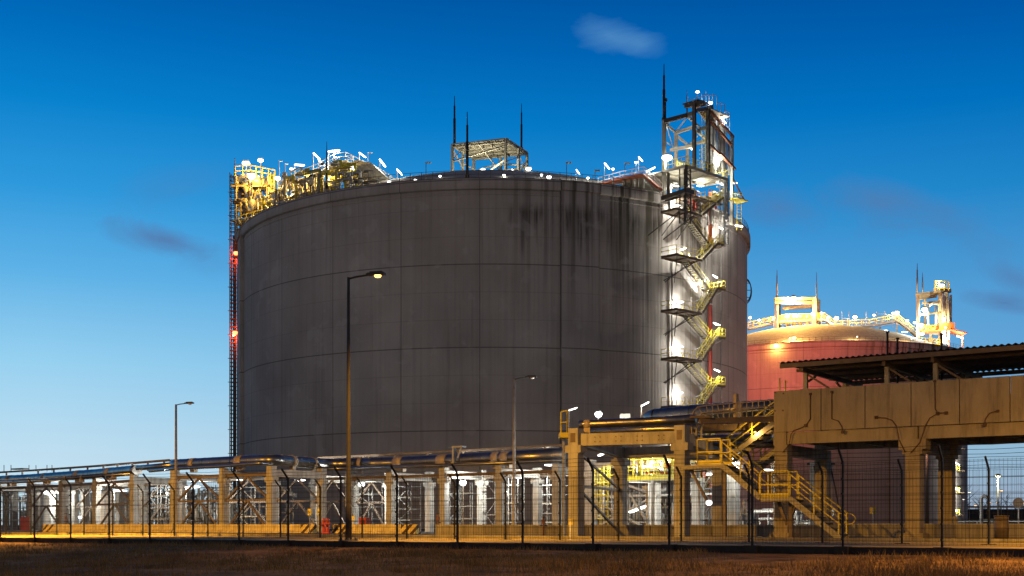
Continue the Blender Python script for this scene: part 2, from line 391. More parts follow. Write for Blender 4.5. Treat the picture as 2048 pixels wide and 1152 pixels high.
g = struct('grass', mb, 'grass', 'stuff')
def on_ground(px, py):
    Y = 20.
    while Y < 60:
        x = (px-1024)/F*Y
        if EYE - (py-HY)/F*Y <= gz(x, Y): return (x, Y)
        Y += .05
    return (x, Y)
x, y = on_ground(345, 1140); t = thing('dead_weed', 'leafless branching weed in the grass below the left grey lamp post', 'weed', (x, y, gz(x,y)))
mb = MB(); rr = random.Random(5)
def twig(p, d, ln, r, dep):
    q = p + d*ln; mb.tube([p, p.lerp(q, .5)+Vector((rr.gauss(0,.01),)*3), q], [r, r*.8, r*.5], 5)
    if dep:
        for _ in range(3): twig(p.lerp(q, rr.uniform(.4,1)), (d+Vector((rr.gauss(0,.6), rr.gauss(0,.6), rr.uniform(0,.3)))).normalized(), ln*.6, r*.55, dep-1)
twig(Vector((x,y,gz(x,y)-.02)), Vector((.1,0,1)).normalized(), .3, .008, 3); part(t, 'stem', mb, 'wood')

# ------------------------------------------------------------------ fences
def fence(p0, d, n0, n1, sp, label, base, seed, hh=2.25):
    ax = (Vector((d[0], d[1], 0)), Vector((-d[1], d[0], 0)), Vector((0,0,1))); nrm = ax[1]
    o = Vector((p0[0], p0[1], 0)) ; T = thing('mesh_fence', label, 'fence', tuple(o))
    at = lambda n: o + ax[0]*(n*sp)
    for n in range(n0, n1+1):
        c = at(n); m = MB(); m.box(c+Vector((0,0,hh/2)), (.052,.052,hh), ax)
        tip = c + Vector((0,0,hh+.33)) - nrm*.33 ; m.bar(c+Vector((0,0,hh-.02)), tip, .05)
        for k in range(6): m.box(c+nrm*-.05+Vector((0,0,.2+k*.4)), (.05,.05,.05), ax)
        part(T, 'post', m, 'fence')
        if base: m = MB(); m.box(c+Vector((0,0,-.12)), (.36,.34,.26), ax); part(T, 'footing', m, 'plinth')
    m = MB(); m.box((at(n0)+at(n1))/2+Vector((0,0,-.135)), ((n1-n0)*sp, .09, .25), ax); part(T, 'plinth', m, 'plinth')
    m = MB(); p, q = at(n0), at(n1); kk = int((n1-n0)*sp/.1)
    for k in range(kk):
        c = p.lerp(q, (k+.5)/kk) - nrm*.045; m.bar(c+Vector((0,0,.05)), c+Vector((0,0,hh-.03)), .0047)
    for k in range(11):
        z = Vector((0,0,.06+k*(hh-.12)/10)); wd = .010 if k % 3 == 0 else .007
        m.bar(p+z-nrm*.055, q+z-nrm*.055, wd)
        if k % 3 == 0: m.bar(p+z-nrm*.055+Vector((0,0,.03)), q+z-nrm*.055+Vector((0,0,.03)), .008)
    part(T, 'wire_mesh', m, 'fence')
    m = MB()
    for k in range(3):
        e = .1+.11*k
        for n in range(n0, n1):
            a, b = at(n)+Vector((0,0,hh+e))-nrm*e, at(n+1)+Vector((0,0,hh+e))-nrm*e; mid = (a+b)/2 - Vector((0,0,.025)); m.tube([a, mid, b], .006, 4)
    part(T, 'barbed_wire', m, 'fence')
    return T
fence(F0, A, -7, 17, 2.57, 'outer dark wire mesh fence with leaning arms standing at the edge of the grass', True, 1)
fence((-28.9, 69.7), (.787, -.617), -3, 24, 2.6, 'inner dark wire mesh fence running behind the gravel strip', True, 2)

# ------------------------------------------------------------------ street lamps
def street_lamp(p, label, lit, H=9.08, arm=1.0, vis=True, power=0, a_i=0):
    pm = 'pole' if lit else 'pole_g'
    T = thing('street_lamp', label, 'street lamp', (p[0], p[1], 0), 'lamp posts along the perimeter' if vis else 'lamp posts further along the perimeter')
    m = MB(); m.tube([V(p,0), V(p,1.2), V(p,1.22), V(p,H)], [.12,.115,.085,.05] if lit else [.15,.14,.11,.075], 14); part(T, 'pole', m, pm)
    m = MB(); m.box(V(p,.02), (.5,.5,.05), AX); [m.box(V(off(p,a,b),.07), (.06,.06,.08), AX) for a in (-.18,.18) for b in (-.18,.18)]; part(T, 'base_plate', m, 'conc')
    d = Vector((.97,-.24,0)); q = V(p,H-.05); m = MB(); m.tube([q-d*.02, q+d*.3+Vector((0,0,.06)), q+d*arm*.75+Vector((0,0,.1))], .035, 8); part(T, 'arm', m, 'pole')
    h = q+d*(arm*.75+.3)+Vector((0,0,.12)); y = Vector((.24,.97,0)); z = Vector((0,0,1)); m = MB()
    m.box(h, (.62,.24,.09), (d,y,z)); m.box(h+z*.06, (.45,.18,.06), (d,y,z)); m.box(h-d*.33, (.1,.1,.08), (d,y,z)); hd = part(T, 'lamp_head', m, 'pole')
    m = MB(); c = h+d*.05-z*.085
    m.ring((c.x,c.y), 0, [(.0,c.z-.05),(.09,c.z-.03),(.12,c.z+.0),(.12,c.z+.045)], 14); part(hd, 'lens', m, 'e_sod' if lit else 'white')
    if power:
        spot(T, c-z*.12, (B_[0], B_[1], -1.0), power, (1,.45,.03), 112); spot(T, c-z*.12, (-B_[0]*.6+d.x*(.55 if vis else 0), -B_[1]*.6+d.y*(.55 if vis else 0), -1), 3000 if vis else (60000 if a_i < 0 else 15000), (1,.45,.06), 100 if vis else 125)
    return T
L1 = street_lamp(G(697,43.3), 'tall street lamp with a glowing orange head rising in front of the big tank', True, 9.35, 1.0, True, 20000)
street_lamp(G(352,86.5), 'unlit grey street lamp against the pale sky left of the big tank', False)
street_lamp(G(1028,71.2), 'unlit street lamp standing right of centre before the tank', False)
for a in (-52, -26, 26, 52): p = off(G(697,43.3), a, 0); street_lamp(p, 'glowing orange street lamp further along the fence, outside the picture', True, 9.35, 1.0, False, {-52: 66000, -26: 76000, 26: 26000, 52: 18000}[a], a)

# ------------------------------------------------------------------ concrete barriers and low wall
def barrier(p, q, h, label, group, chevL=False, chevR=False, m_='barrier'):
    p, q = Vector((*p,0)), Vector((*q,0)); d = (q-p).normalized(); y = Vector((-d.y,d.x,0)); ln = (q-p).length
    T = thing('concrete_barrier', label, 'barrier', tuple(p), group)
    def seg(a, b, nm, mm_):
        m = MB(); prof = [(-.28,0),(-.28,.08),(-.13,.22),(-.09,h),(.09,h),(.13,.22),(.28,.08),(.28,0)]
        for (u0,z0),(u1,z1) in zip(prof, prof[1:]): m.quad(p+d*a+y*u0+Vector((0,0,z0)), p+d*b+y*u0+Vector((0,0,z0)), p+d*b+y*u1+Vector((0,0,z1)), p+d*a+y*u1+Vector((0,0,z1)))
        m.quad(*[p+d*a+y*u+Vector((0,0,z)) for u,z in prof]); m.quad(*[p+d*b+y*u+Vector((0,0,z)) for u,z in prof[::-1]])
        part(T, nm, m, mm_)
    a, b = (1.2 if chevL else 0), ln-(1.2 if chevR else 0)
    if chevL: seg(0, 1.2, 'striped_end', 'chev')
    if chevR: seg(ln-1.2, ln, 'striped_end', 'chev')
    seg(a, b, 'body', m_)
def run(px0, Y0, px1, Y1, n, h, labs, cl, cr, m_='barrier'):
    p, q = Vector(G(px0,Y0)), Vector(G(px1,Y1))
    for i in range(n):
        a, b = p.lerp(q, i/n), p.lerp(q, (i+1)/n); g_ = (q-p).normalized()*.02
        barrier(a+g_, b-g_, h, labs[i], 'yellow lit concrete barriers along the yard', cl and i==0, cr and i==n-1, m_)
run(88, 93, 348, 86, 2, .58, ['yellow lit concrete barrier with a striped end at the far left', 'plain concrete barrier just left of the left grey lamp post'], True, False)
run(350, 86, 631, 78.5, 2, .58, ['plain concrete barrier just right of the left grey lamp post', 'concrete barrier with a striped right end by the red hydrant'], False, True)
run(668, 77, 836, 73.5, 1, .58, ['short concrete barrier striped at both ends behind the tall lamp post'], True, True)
# low wall behind the right racks
def lowwall(p, q, h, label):
    p, q = Vector((*p,0)), Vector((*q,0)); d = (q-p).normalized(); y = Vector((-d.y,d.x,0)); ln = (q-p).length; n = int(ln/3)
    T = thing('low_wall', label, 'wall', tuple(p)); m = MB()
    for i in range(n): m.box(p+d*(ln*(i+.5)/n)+Vector((0,0,h/2)), (ln/n-.03, .25, h), (d,y,Vector((0,0,1))))
    part(T, 'wall_panels', m, 'conc_d'); m = MB(); m.box((p+q)/2+Vector((0,0,h+.03)), (ln,.32,.06), (d,y,Vector((0,0,1)))); part(T, 'coping', m, 'conc')
lowwall(G(873,68), G(1690,56.5), .50, 'long low concrete wall behind the columns of the right pipe racks')
lowwall(G(1693,57), G(2300,47), .56, 'low concrete wall running under the pipe bridge at the right')

# ------------------------------------------------------------------ pipe racks
def column(T, p, ztop, w=.5, cap=True, m_='conc', lab=None):
    m = MB(); m.box(V(p, ztop/2), (w, w, ztop), AX)
    if cap: m.box(V(p, ztop-.95), (w+.32, w+.04, .34), AX)
    part(T, 'column', m, m_, lab)
def rack(label, cols, wd, ztop, braces=(), loc=None, endframes=()):
    T = thing('pipe_rack', label, 'pipe rack', (cols[0][0], cols[0][1], 0))
    for i, p in enumerate(cols):
        r = off(p, 0, wd); column(T, p, ztop); column(T, r, ztop)
        m = MB(); m.box(V(off(p, 0, wd/2), ztop-.48), (.42, wd-.5, .52), AX); part(T, 'cross_beam', m, 'conc')
    for i, (p, q) in enumerate(zip(cols, cols[1:])):
        for b in (0, wd):
            a1, a2 = V(off(p,0,b), ztop-.55), V(off(q,0,b), ztop-.55); d = (a2-a1).normalized()
            m = MB(); m.ibeam(a1+d*.26, a2-d*.26, .2, .22, .03)
            m.bar(a1+d*.26-Vector((0,0,.35)), a1+d*.6-Vector((0,0,.1)), .08); m.bar(a2-d*.26-Vector((0,0,.35)), a2-d*.6-Vector((0,0,.1)), .08)
            part(T, 'side_beam', m, 'steel_b')
            if i in braces:
                zm = 2.3; mid = (a1+a2)/2; top = Vector((0,0,-.12)); m = MB()
                lo1, lo2 = Vector((a1.x,a1.y,zm))+d*.26, Vector((a2.x,a2.y,zm))-d*.26; b1, b2 = Vector((a1.x,a1.y,.1))+d*.26, Vector((a2.x,a2.y,.1))-d*.26
                m.bar(mid+top, lo1, .13); m.bar(mid+top, lo2, .13); m.bar(lo1, lo2, .14); mm_ = (lo1+lo2)/2; m.bar(mm_, b1, .13); m.bar(mm_, b2, .13)
                part(T, 'brace', m, 'steel_b')
    return T
cl_left = [G(-75,128), G(-5,122.5), G(61,118), G(125,113), G(193,107), G(268,100)]
rack('far left concrete pipe rack under the low pipes', cl_left, 5, 4.7, (2, 4))
cl_loop = [G(350,92.3), G(448,88.5), G(543,85.2)]
rack('orange lit concrete pipe rack carrying the raised pipe left of the tank foot', cl_loop, 5, 4.65, (0, 1))
cl_mid = [G(630,94.5), G(700,92), G(782,90), G(888,86.5), G(1001,83), G(1114,80)]
rack('middle concrete pipe rack with pale columns before the tank foot', cl_mid, 4.5, 4.6, (0,))
# right racks
C1, C2 = G(1152,56), G(1364,54.2)
T = thing('pipe_rack', 'tall brown concrete rack frames next to the stairs', 'pipe rack', (C1[0], C1[1], 0))
C3, C4 = G(1241,63.5), G(1438,61.5)
for p in (C1, C2): column(T, p, 4.98, .52)
for p in (C3, C4): column(T, p, 4.75, .52)
for p, q, z in ((C1,C2,4.45),(C3,C4,4.3)):
    m = MB(); d = Vector((q[0]-p[0], q[1]-p[1], 0)); ln = d.length; d.normalize(); y = Vector((-d.y,d.x,0)); c = (V(p,z)+V(q,z))/2
    m.box(c, (ln-.6,.4,.55), (d,y,Vector((0,0,1)))); part(T, 'beam', m, 'conc')
    if p is C1:
        m = MB()
        for f in (.22,.42,.62,.82):
            for u in (-.12,.12):
                for v_ in (-.1,.1): m.box(V(p,z).lerp(V(q,z),f)+d*u+Vector((0,0,v_))-y*.21, (.05,.03,.05), (d,y,Vector((0,0,1))))
        for pp in (p, q):
            pc = V(pp, 4.55); m.box(pc-AX[1]*.262, (.26,.03,.42), AX)
        part(T, 'anchor_plate', m, 'steel_b')
for p, q in ((C1,C3),(C2,C4)):
    m = MB(); m.bar(V(p,4.45), V(q,4.3), .36, .5); part(T, 'beam', m, 'conc')
for z in (2.35,):
    m = MB(); m.bar(V(C1,z), V(C3,z), .12); m.bar(V(C1,z), V(off(C3,0,0),.1), .1); m.bar(V(C1,4), V(C3,z), .1); part(T, 'brace', m, 'steel_b')

# ------------------------------------------------------------------ pipes on the racks
def pipeline(name, label, pts, r, loc, bands=(), cap0=False, seams=1.0, mt='clad', n=20):
    pts = [Vector(p) for p in pts]; T = thing(name, label, 'pipe', tuple(loc))
    # round the corners
    out = [pts[0]]
    for a, b, c in zip(pts, pts[1:], pts[2:]):
        k = min(r*2.4, (b-a).length*.45, (c-b).length*.45); p, q = b+(a-b).normalized()*k, b+(c-b).normalized()*k
        for i in range(7): t_ = i/6; out.append(p*(1-t_)**2 + b*2*t_*(1-t_) + q*t_*t_)
    out.append(pts[-1]); m = MB(); m.tube(out, r, n); part(T, 'cladding', m, mt)
    m = MB()                                             # lapped joints of the sheet cladding
    for a, b in zip(pts, pts[1:]):
        ln = (b-a).length; d = (b-a)/ln if ln else Vector((1,0,0))
        s_ = seams
        while s_ < ln-seams*.5: m.tube([a+d*s_, a+d*(s_+.035)], r*1.03, n); s_ += seams
    part(T, 'lap_joints', m, mt)
    for (i, f, wd) in bands:
        a, b = pts[i], pts[i+1]; d = (b-a).normalized(); c = a.lerp(b, f); m = MB(); m.tube([c-d*wd/2, c+d*wd/2], r*1.05, n)
        m.box(c-Vector((0,0,r+.12)), (wd,.35,.3), (d, Vector((-d.y,d.x,0)), Vector((0,0,1)))); part(T, 'saddle', m, 'band')
    return T
def PP(px, Y, z): g_ = G(px, Y); return Vector((g_[0], g_[1], z))
zc = 5.12
pipeline('insulated_pipe', 'long low insulated pipe with tan saddles on the far left rack', [PP(-90,129,5.0), PP(61,118,5.0), PP(193,107,5.0), PP(262,101,5.02), PP(275,99.5,5.0)], .42, (*G(-90,129),4.5), [(0,.35,.6),(0,.75,.7),(1,.25,.5),(1,.75,.9),(2,.4,.9)])
pipeline('insulated_pipe', 'thin insulated pipe beside the low pipe on the far left rack', [PP(-90,127.5,4.72), PP(61,116.5,4.72), PP(262,100,4.72)], .15, (*G(-90,127.5),4.5), [(0,.8,.3),(1,.2,.3),(1,.55,.3),(1,.85,.3)])
pipeline('insulated_pipe', 'short blank ended pipe where the left rack steps up', [PP(276,98.5,5.12), PP(300,96.8,5.12), PP(348,93.2,5.12)], .22, (*G(278,98.5),4.5), [])
pipeline('insulated_pipe', 'raised shiny pipe bending over the rack left of the tank foot', [PP(352,98,5.15), PP(346,93.4,5.15), PP(448,89.4,5.15), PP(545,86.2,5.15), PP(655,92.5,5.15), PP(720,91.8,5.15)], .39, (*G(352,98),4.5), [(1,.42,.5),(2,.35,.7),(3,.35,.4),(3,.72,.3)])
pipeline('insulated_pipe', 'thin shiny pipe along the edge of the raised loop rack', [PP(300,96,4.78), PP(350,91.8,4.78), PP(448,88,4.78), PP(520,85.3,4.86), PP(640,91.5,4.72), PP(700,90,4.72)], .14, (*G(300,96),4.5), [])
pipeline('insulated_pipe', 'thick blue reflecting pipe over the middle rack', [PP(722,91.5,5.12), PP(782,90.6,5.12), PP(888,87.1,5.12), PP(1001,83.6,5.12), PP(1140,79.4,5.12)], .44, (*G(722,91.5),4.5), [(0,.0,.3),(1,.18,.9),(2,.0,.9),(2,.95,.6),(3,.1,.7)])
pipeline('insulated_pipe', 'slim pipe under the thick pipe on the middle rack', [PP(700,90,4.72), PP(888,85.9,4.72), PP(1130,78.5,4.72)], .13, (*G(700,90),4.5), [])
# cable tray running behind the pipes
def tray(label, pts, w=.5, h=.14, rung=.9):
    T = thing('cable_tray', label, 'cable tray', tuple(pts[0])); m = MB(); pts = [Vector(p) for p in pts]
    for a, b in zip(pts, pts[1:]):
        d = (b-a).normalized(); y = Vector((-d.y,d.x,0)); 
        if y.length < .1: y = AX[1]
        y.normalize(); m.bar(a-y*w/2, b-y*w/2, .05, h); m.bar(a+y*w/2, b+y*w/2, .05, h); n = max(1, int((b-a).length/rung))
        for i in range(n+1): c = a.lerp(b, i/n); m.bar(c-y*w/2, c+y*w/2, .06, .05); 
    part(T, 'tray', m, 'steel_b')
    m = MB()
    for a, b in zip(pts, pts[1:]):
        n = max(1, int((b-a).length/3))
        for i in range(n): c = a.lerp(b, (i+.5)/n); m.bar(c-Vector((0,0,.75)), c, .12); m.box(c-Vector((0,0,.05)), (.5,.5,.06), AX)
    part(T, 'support', m, 'steel_b'); return T
tray('brown cable tray on short stools behind the far left pipes', [PP(-90,132,5.9), PP(61,121,5.9), PP(193,110.5,5.85), PP(345,99,5.8)])
tray('dark cable tray running above the thick pipe of the middle rack', [PP(640,99,5.95), PP(888,90,5.92), PP(1135,82,5.9)])
# small platform with railing bits on far left tray
m = MB(); T = thing('junction_box_stand', 'flat dark box stand on top of the far left tray', 'box stand', tuple(PP(40,123,6.0)))
m.box(PP(40,123,6.15), (2.0,.8,.12), AX); [m.bar(PP(px,123,5.9), PP(px,123,6.55), .05) for px in (8,22,58,72,94,104)]; part(T, 'frame', m, 'steel_d')
# white stand on the middle pipe
T = thing('pipe_guide_frame', 'pale bracket frame standing over the thick middle pipe', 'bracket', tuple(PP(912,85.3,4.6))); m = MB()
m.box(PP(918,85.0,5.97), (.9,.5,.12), AX); m.bar(PP(908,85.4,4.7), PP(908,85.4,5.95), .28,.12); m.bar(PP(922,85,5.9), PP(915,85,5.2), .12); part(T, 'frame', m, 'steel')

# ------------------------------------------------------------------ big pipes at right
pipeline('insulated_pipe', 'thick blue reflecting pipe above the right racks', [PP(1300,71.5,6.35), PP(1297,67.5,6.5), PP(1400,65.0,6.55), PP(1560,62.2,6.55)], .44, (*G(1300,70),6), [(2,.55,.35)], seams=.5)
pipeline('insulated_pipe', 'long copper toned pipe with a blank flange on top of the right rack', [PP(1158,56.8,5.22), PP(1180,56.7,5.24), PP(1300,56,5.3), PP(1392,55.2,5.36)], .21, (*G(1158,56.8),5), [(0,.75,.3)], seams=.8)
pipeline('insulated_pipe', 'pipe lying behind the copper toned pipe over the right rack', [PP(1160,60.5,5.15), PP(1330,59,5.2), PP(1560,57.4,5.2)], .26, (*G(1160,60.5),5), [], seams=.8)
pipeline('insulated_pipe', 'pipe seen from below between the right rack beams', [PP(1180,63,4.86), PP(1330,62,4.86), PP(1545,60,4.86)], .2, (*G(1180,63),4.7), [], seams=.8)
pipeline('insulated_pipe', 'slanting pale pipe under the right rack roof line', [PP(1400,60,4.7), PP(1470,58.5,4.35), PP(1560,57.5,4.35)], .16, (*G(1400,60),4.4), [], seams=.8)
# curved cable ladder
T = thing('cable_ladder', 'two lane cable ladder curving down beside the rack by the stairs', 'cable ladder', tuple(PP(1550,56.4,5.9)))
for lane, (z0, z1, cx) in enumerate(((6.26, 5.98, 0), (5.90, 5.62, 1))):
    m = MB(); top, bot = [], []
    Yt = 56.4
    outer = [(1552,812-lane*0+lane*20),(1470,816+lane*21),(1408,820+lane*21)]
    path_o = [(1552,799+lane*18),(1470,806+lane*18),(1412,811+lane*18),(1396,814+lane*18),(1388+lane*9,822+lane*16),(1384+lane*9,838+lane*8),(1384+lane*10,878)]
    path_i = [(1552,812+lane*18),(1470,819+lane*18),(1416,824+lane*18),(1404+lane*4,827+lane*18),(1397+lane*9,834+lane*14),(1393+lane*10,846+lane*6),(1393+lane*10,878)]
    po = [P(x_, y_, Yt - (1552-x_)*.004) for x_, y_ in path_o]; pi = [P(x_, y_, Yt - (1552-x_)*.004) for x_, y_ in path_i]
    for a, b in zip(po, po[1:]): m.bar(a, b, .04, .1, up=AX[1])
    for a, b in zip(pi, pi[1:]): m.bar(a, b, .04, .1, up=AX[1])
    for a, b, c, d in zip(po, po[1:], pi, pi[1:]):
        n = max(1, int((b-a).length/.26))
        for i in range(n): m.bar(a.lerp(b, i/n), c.lerp(d, i/n), .035)
    part(T, 'ladder_lane', m, 'frame' if lane else 'band')
m = MB(); m.bar(P(1472,788,56.2), P(1472,836,56.2), .26, .16); part(T, 'clamp_plate', m, 'band')
m = MB(); m.bar(P(1400,842,55), P(1555,838,56.2), .2, .25); m.bar(P(1398,856,57), P(1555,852,58), .3); m.bar(P(1380,834,55), P(1420,834,55), .2,.1); part(T, 'support_beam', m, 'steel_b')
# ------------------------------------------------------------------ pipe bridge at right
def along(px, p0, d=A):
    u = (px-1024)/F; return (u*p0[1]-p0[0])/(d[0]-u*d[1])
def onl(px, py, p0, d=A, b=0):
    q = off(p0, 0, b) if b else p0; a = along(px, q, d); x, y = q[0]+d[0]*a, q[1]+d[1]*a
    return Vector((x, y, EYE+(HY-py)/F*y))
Q0 = (11.96, 55.9); bx = lambda m, a0, a1, b, w_, z0, z1: m.box(V(off(Q0,(a0+a1)/2,b),(z0+z1)/2), (a1-a0,w_,z1-z0), AX)
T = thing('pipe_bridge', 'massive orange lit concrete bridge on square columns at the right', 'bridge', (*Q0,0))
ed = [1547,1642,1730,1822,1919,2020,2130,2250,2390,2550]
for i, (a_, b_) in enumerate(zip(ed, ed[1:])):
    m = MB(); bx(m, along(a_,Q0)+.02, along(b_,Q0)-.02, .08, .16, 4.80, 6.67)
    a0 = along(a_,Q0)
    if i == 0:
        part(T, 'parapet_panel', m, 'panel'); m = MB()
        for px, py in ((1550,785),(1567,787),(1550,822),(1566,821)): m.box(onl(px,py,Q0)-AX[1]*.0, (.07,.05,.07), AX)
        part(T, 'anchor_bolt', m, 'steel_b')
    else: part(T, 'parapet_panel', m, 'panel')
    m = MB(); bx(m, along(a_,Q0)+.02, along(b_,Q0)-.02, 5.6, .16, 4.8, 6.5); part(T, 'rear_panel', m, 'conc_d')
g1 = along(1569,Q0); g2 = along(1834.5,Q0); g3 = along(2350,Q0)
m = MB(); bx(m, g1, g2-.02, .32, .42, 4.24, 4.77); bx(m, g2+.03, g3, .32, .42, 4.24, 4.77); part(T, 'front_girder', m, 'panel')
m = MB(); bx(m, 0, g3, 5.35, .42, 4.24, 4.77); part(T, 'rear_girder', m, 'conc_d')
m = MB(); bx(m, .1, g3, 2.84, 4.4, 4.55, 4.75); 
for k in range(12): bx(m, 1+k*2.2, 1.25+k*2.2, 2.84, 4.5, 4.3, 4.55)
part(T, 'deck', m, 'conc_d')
ca = [along(1561,Q0), along(1824,Q0), along(2190,Q0)]
for a_ in ca:
    for b_ in (.35, 5.3):
        m = MB(); c = V(off(Q0,a_,b_), 2.1); m.box(c-Vector((0,0,.0)), (.62,.62,4.2), AX); m.box(c+Vector((0,0,-2.0)), (1.0,1.0,.2), AX)
        part(T, 'column', m, 'panel')
        if a_ != ca[0]:
            m = MB(); m.box(V(off(Q0,a_,b_), 4.02), (1.15,.72,.44), AX); m.box(V(off(Q0,a_,b_), 3.7), (.85,.66,.2), AX); part(T, 'capital', m, 'panel')
    m = MB(); m.box(V(off(Q0,a_,2.84), 3.98), (.5,4.3,.5), AX); part(T, 'cross_beam', m, 'conc_d')
m = MB(); bx(m, .0, .62, .35, .6, 4.2, 4.8); part(T, 'corner_block', m, 'panel')
for pth in ([(1621,788),(1621,838),(1612,851),(1600,857),(1588,861),(1582,870),(1579,888),(1566,905)], [(1664,784),(1664,838),(1677,842),(1684,853),(1686,864)],
            [(1753,835),(1772,836),(1785,841),(1793,852),(1795,860),(1799,880),(1811,905)], [(1870,762),(1871,818),(1876,826),(1893,826)],
            [(1876,827),(1860,836),(1852,850),(1850,858),(1840,885),(1822,906)], [(1996,822),(1980,826),(1971,838),(1970,850)]):
    m = MB(); q = [onl(x_,y_,Q0)-AX[1]*.03 for x_, y_ in pth]; m.tube(q, .022, 6); 
    m.box(q[-1] if len(pth) < 6 else q[0 if pth[0][1] > 800 else 2], (.13,.08,.13), AX); m.box(q[0], (.1,.08,.1), AX); part(T, 'cable', m, 'cable')
# canopy
T = thing('canopy', 'dark corrugated canopy on short posts above the concrete bridge', 'canopy', (*Q0,6.7))
R0 = off(Q0, 0, -.35); a0, a1 = along(1556,R0), along(2420,R0); W_ = 8.6; zr = 7.93
m = MB(); n = int((a1-a0)/.055); b = 0
for s_, dz in ((1,0),(-1,-.015)):
    b = len(m.v)
    for i in range(n+1):
        a_ = a0+(a1-a0)*i/n; z = zr+dz+.035*math.sin(2*math.pi*a_/.27)
        for w_ in (0, W_): x, y = off(R0, a_, w_); m.v.append((x,y,z))
    for i in range(n): m.f.append((b+2*i, b+2*i+1, b+2*i+3, b+2*i+2)); m.sm.append(True)
part(T, 'roof_sheet', m, 'sheet')
m = MB(); rx = lambda p, q, w_, h: m.bar(V(off(R0,*p[:2]),p[2]), V(off(R0,*q[:2]),q[2]), w_, h)
for w_ in (.12, 2.1, 4.2, 6.3, 8.45): rx((a0+.05,w_,zr-.16),(a1,w_,zr-.16),.08,.2 if w_ in (.12,8.45) else .14)
part(T, 'purlins', m, 'steel_b')
pa = [along(1598,R0), along(1775,off(Q0,0,.5)), along(1872,off(Q0,0,.5)), along(2090,off(Q0,0,.5)), along(2260,off(Q0,0,.5))]
for i, a_ in enumerate(pa):
    m = MB(); m.bar(V(off(R0,a_,.3),zr-.36), V(off(R0,a_,8.3),zr-.36), .14, .2); part(T, 'rafter', m, 'steel_b')
    for b_ in (.8, 5.9):
        m = MB(); m.ibeam(V(off(R0,a_,b_),6.55), V(off(R0,a_,b_),zr-.46), .18, .18, .03); m.box(V(off(R0,a_,b_),6.68), (.42,.34,.1), AX); part(T, 'post', m, 'frame')
        m = MB(); s_ = 1 if b_ < 2 else -1
        m.bar(V(off(R0,a_+1.1,b_),6.7), V(off(R0,a_+.1,b_),zr-.55), .08); m.bar(V(off(R0,a_,b_),7.0), V(off(R0,a_,b_+1.2*s_),zr-.5), .08)
        if b_ > 2: m.bar(V(off(R0,a_,b_),6.9), V(off(R0,a_,b_+1.6),zr-.5), .08)
        part(T, 'strut', m, 'steel_b')
for px, pt, pb, Y, lb in ((1775,664,712,57,'taller thin dark vent pipe rising over the canopy'),(1795,677,705,57.5,'shorter dark vent pipe rising over the canopy'),(1883,668,700,58,'thin dark vent pipe over the canopy near the lit tower')):
    m = MB(); g_ = G(px,Y); zt = EYE+(HY-pt)/F*Y; m.tube([V(g_,6.7), V(g_,zt)], .05, 10); m.tube([V(g_,zt-.03), V(g_,zt+.04)], .085, 10); m.tube([V(g_,zt-.5), V(g_,zt-.44)], .07, 10)
    single('vent_pipe', lb, 'vent pipe', m, 'black', (*g_,6.7))
for px, lb in ((1559.5,'left of the two slim bright rods at the bridge end'),(1571,'right of the two slim bright rods at the bridge end')):
    q = onl(px, 785, off(Q0,0,1)); m = MB(); m.tube([Vector((q.x,q.y,6.4)), Vector((q.x,q.y,7.38 if px<1565 else 7.25))], .035, 8); m.bar(Vector((q.x,q.y,7.2)), Vector((q.x,q.y,7.2))+AX[0]*.12, .04)
    single('guard_rod', lb, 'rod', m, 'yellow', tuple(q))

# ------------------------------------------------------------------ yellow stairs in front of the bridge
S0 = (7.3, 53.0); SD = lambda px, py, b=0: onl(px, py, S0, A, b)
T = thing('access_stairs', 'yellow railed steel stairs coming down beside the rack to the fence', 'stairs', (*S0,0)); bw = Vector((*B_,0))*.95
def flightparts(T, p, q, w_, up=True):
    lo, hi = (p, q) if p.z < q.z else (q, p)
    for s_, f in (('stringer', 0), ('stringer', 1)):
        m = MB(); m.bar(lo+w_*f, hi+w_*f, .05, .24); part(T, s_, m, 'frame')
    m = MB(); steps(m, lo+Vector((0,0,.02)), hi+Vector((0,0,.02)), w_); part(T, 'treads', m, 'steel_d')
    for f in (.02, .98):
        m = MB(); z1 = Vector((0,0,1.0)); n = max(2, round((hi-lo).length/1.3))
        for i in range(n+1): c = lo.lerp(hi, min(.97,max(.03,i/n)))+w_*f; m.bar(c, c+z1, .05)
        m.bar(lo+w_*f+z1, hi+w_*f+z1, .05); m.bar(lo+w_*f+z1*.55, hi+w_*f+z1*.55, .04); part(T, 'handrail', m, 'yellow')
def landing(T, p, q, w_, rails, h=1.1):
    m = MB(); c = (p+q)/2+w_/2; m.box(c-Vector((0,0,.08)), ((q-p).length, w_.length, .16), ((q-p).normalized(), w_.normalized(), Vector((0,0,1)))); part(T, 'landing', m, 'frame')
    m = MB(); cs = {'f':(p,q),'r':(q,q+w_),'l':(p,p+w_),'b':(p+w_,q+w_)}
    for k in rails: railing(m, cs[k], h, .9, .025); a_, b_ = cs[k]; m.bar(a_+Vector((0,0,.1)), b_+Vector((0,0,.1)), .02, .18)
    part(T, 'handrail', m, 'yellow')
p0, p1 = SD(1362,931), SD(1441,931); p1.z = p0.z
m = MB(); m.box((p0+SD(1395,931))/2+bw/2-Vector((0,0,.08)), ((SD(1395,931)-p0).length,.95,.16), AX); part(T, 'landing', m, 'frame')
pl = SD(1395,931); pl.z = p0.z; landing(T, pl, p1, bw, 'flb')
l0 = SD(1521,996); l1 = SD(1577,996); l1.z = l0.z; flightparts(T, l0, p1, bw); landing(T, l0, l1, bw, 'f')
m = MB(); railing(m, [l0+bw+AX[0]*.1, l1+bw], 1.1, .9, .025); part(T, 'handrail', m, 'yellow')
ft = SD(1680,1078); ft.z = .02; flightparts(T, ft, l1, bw)
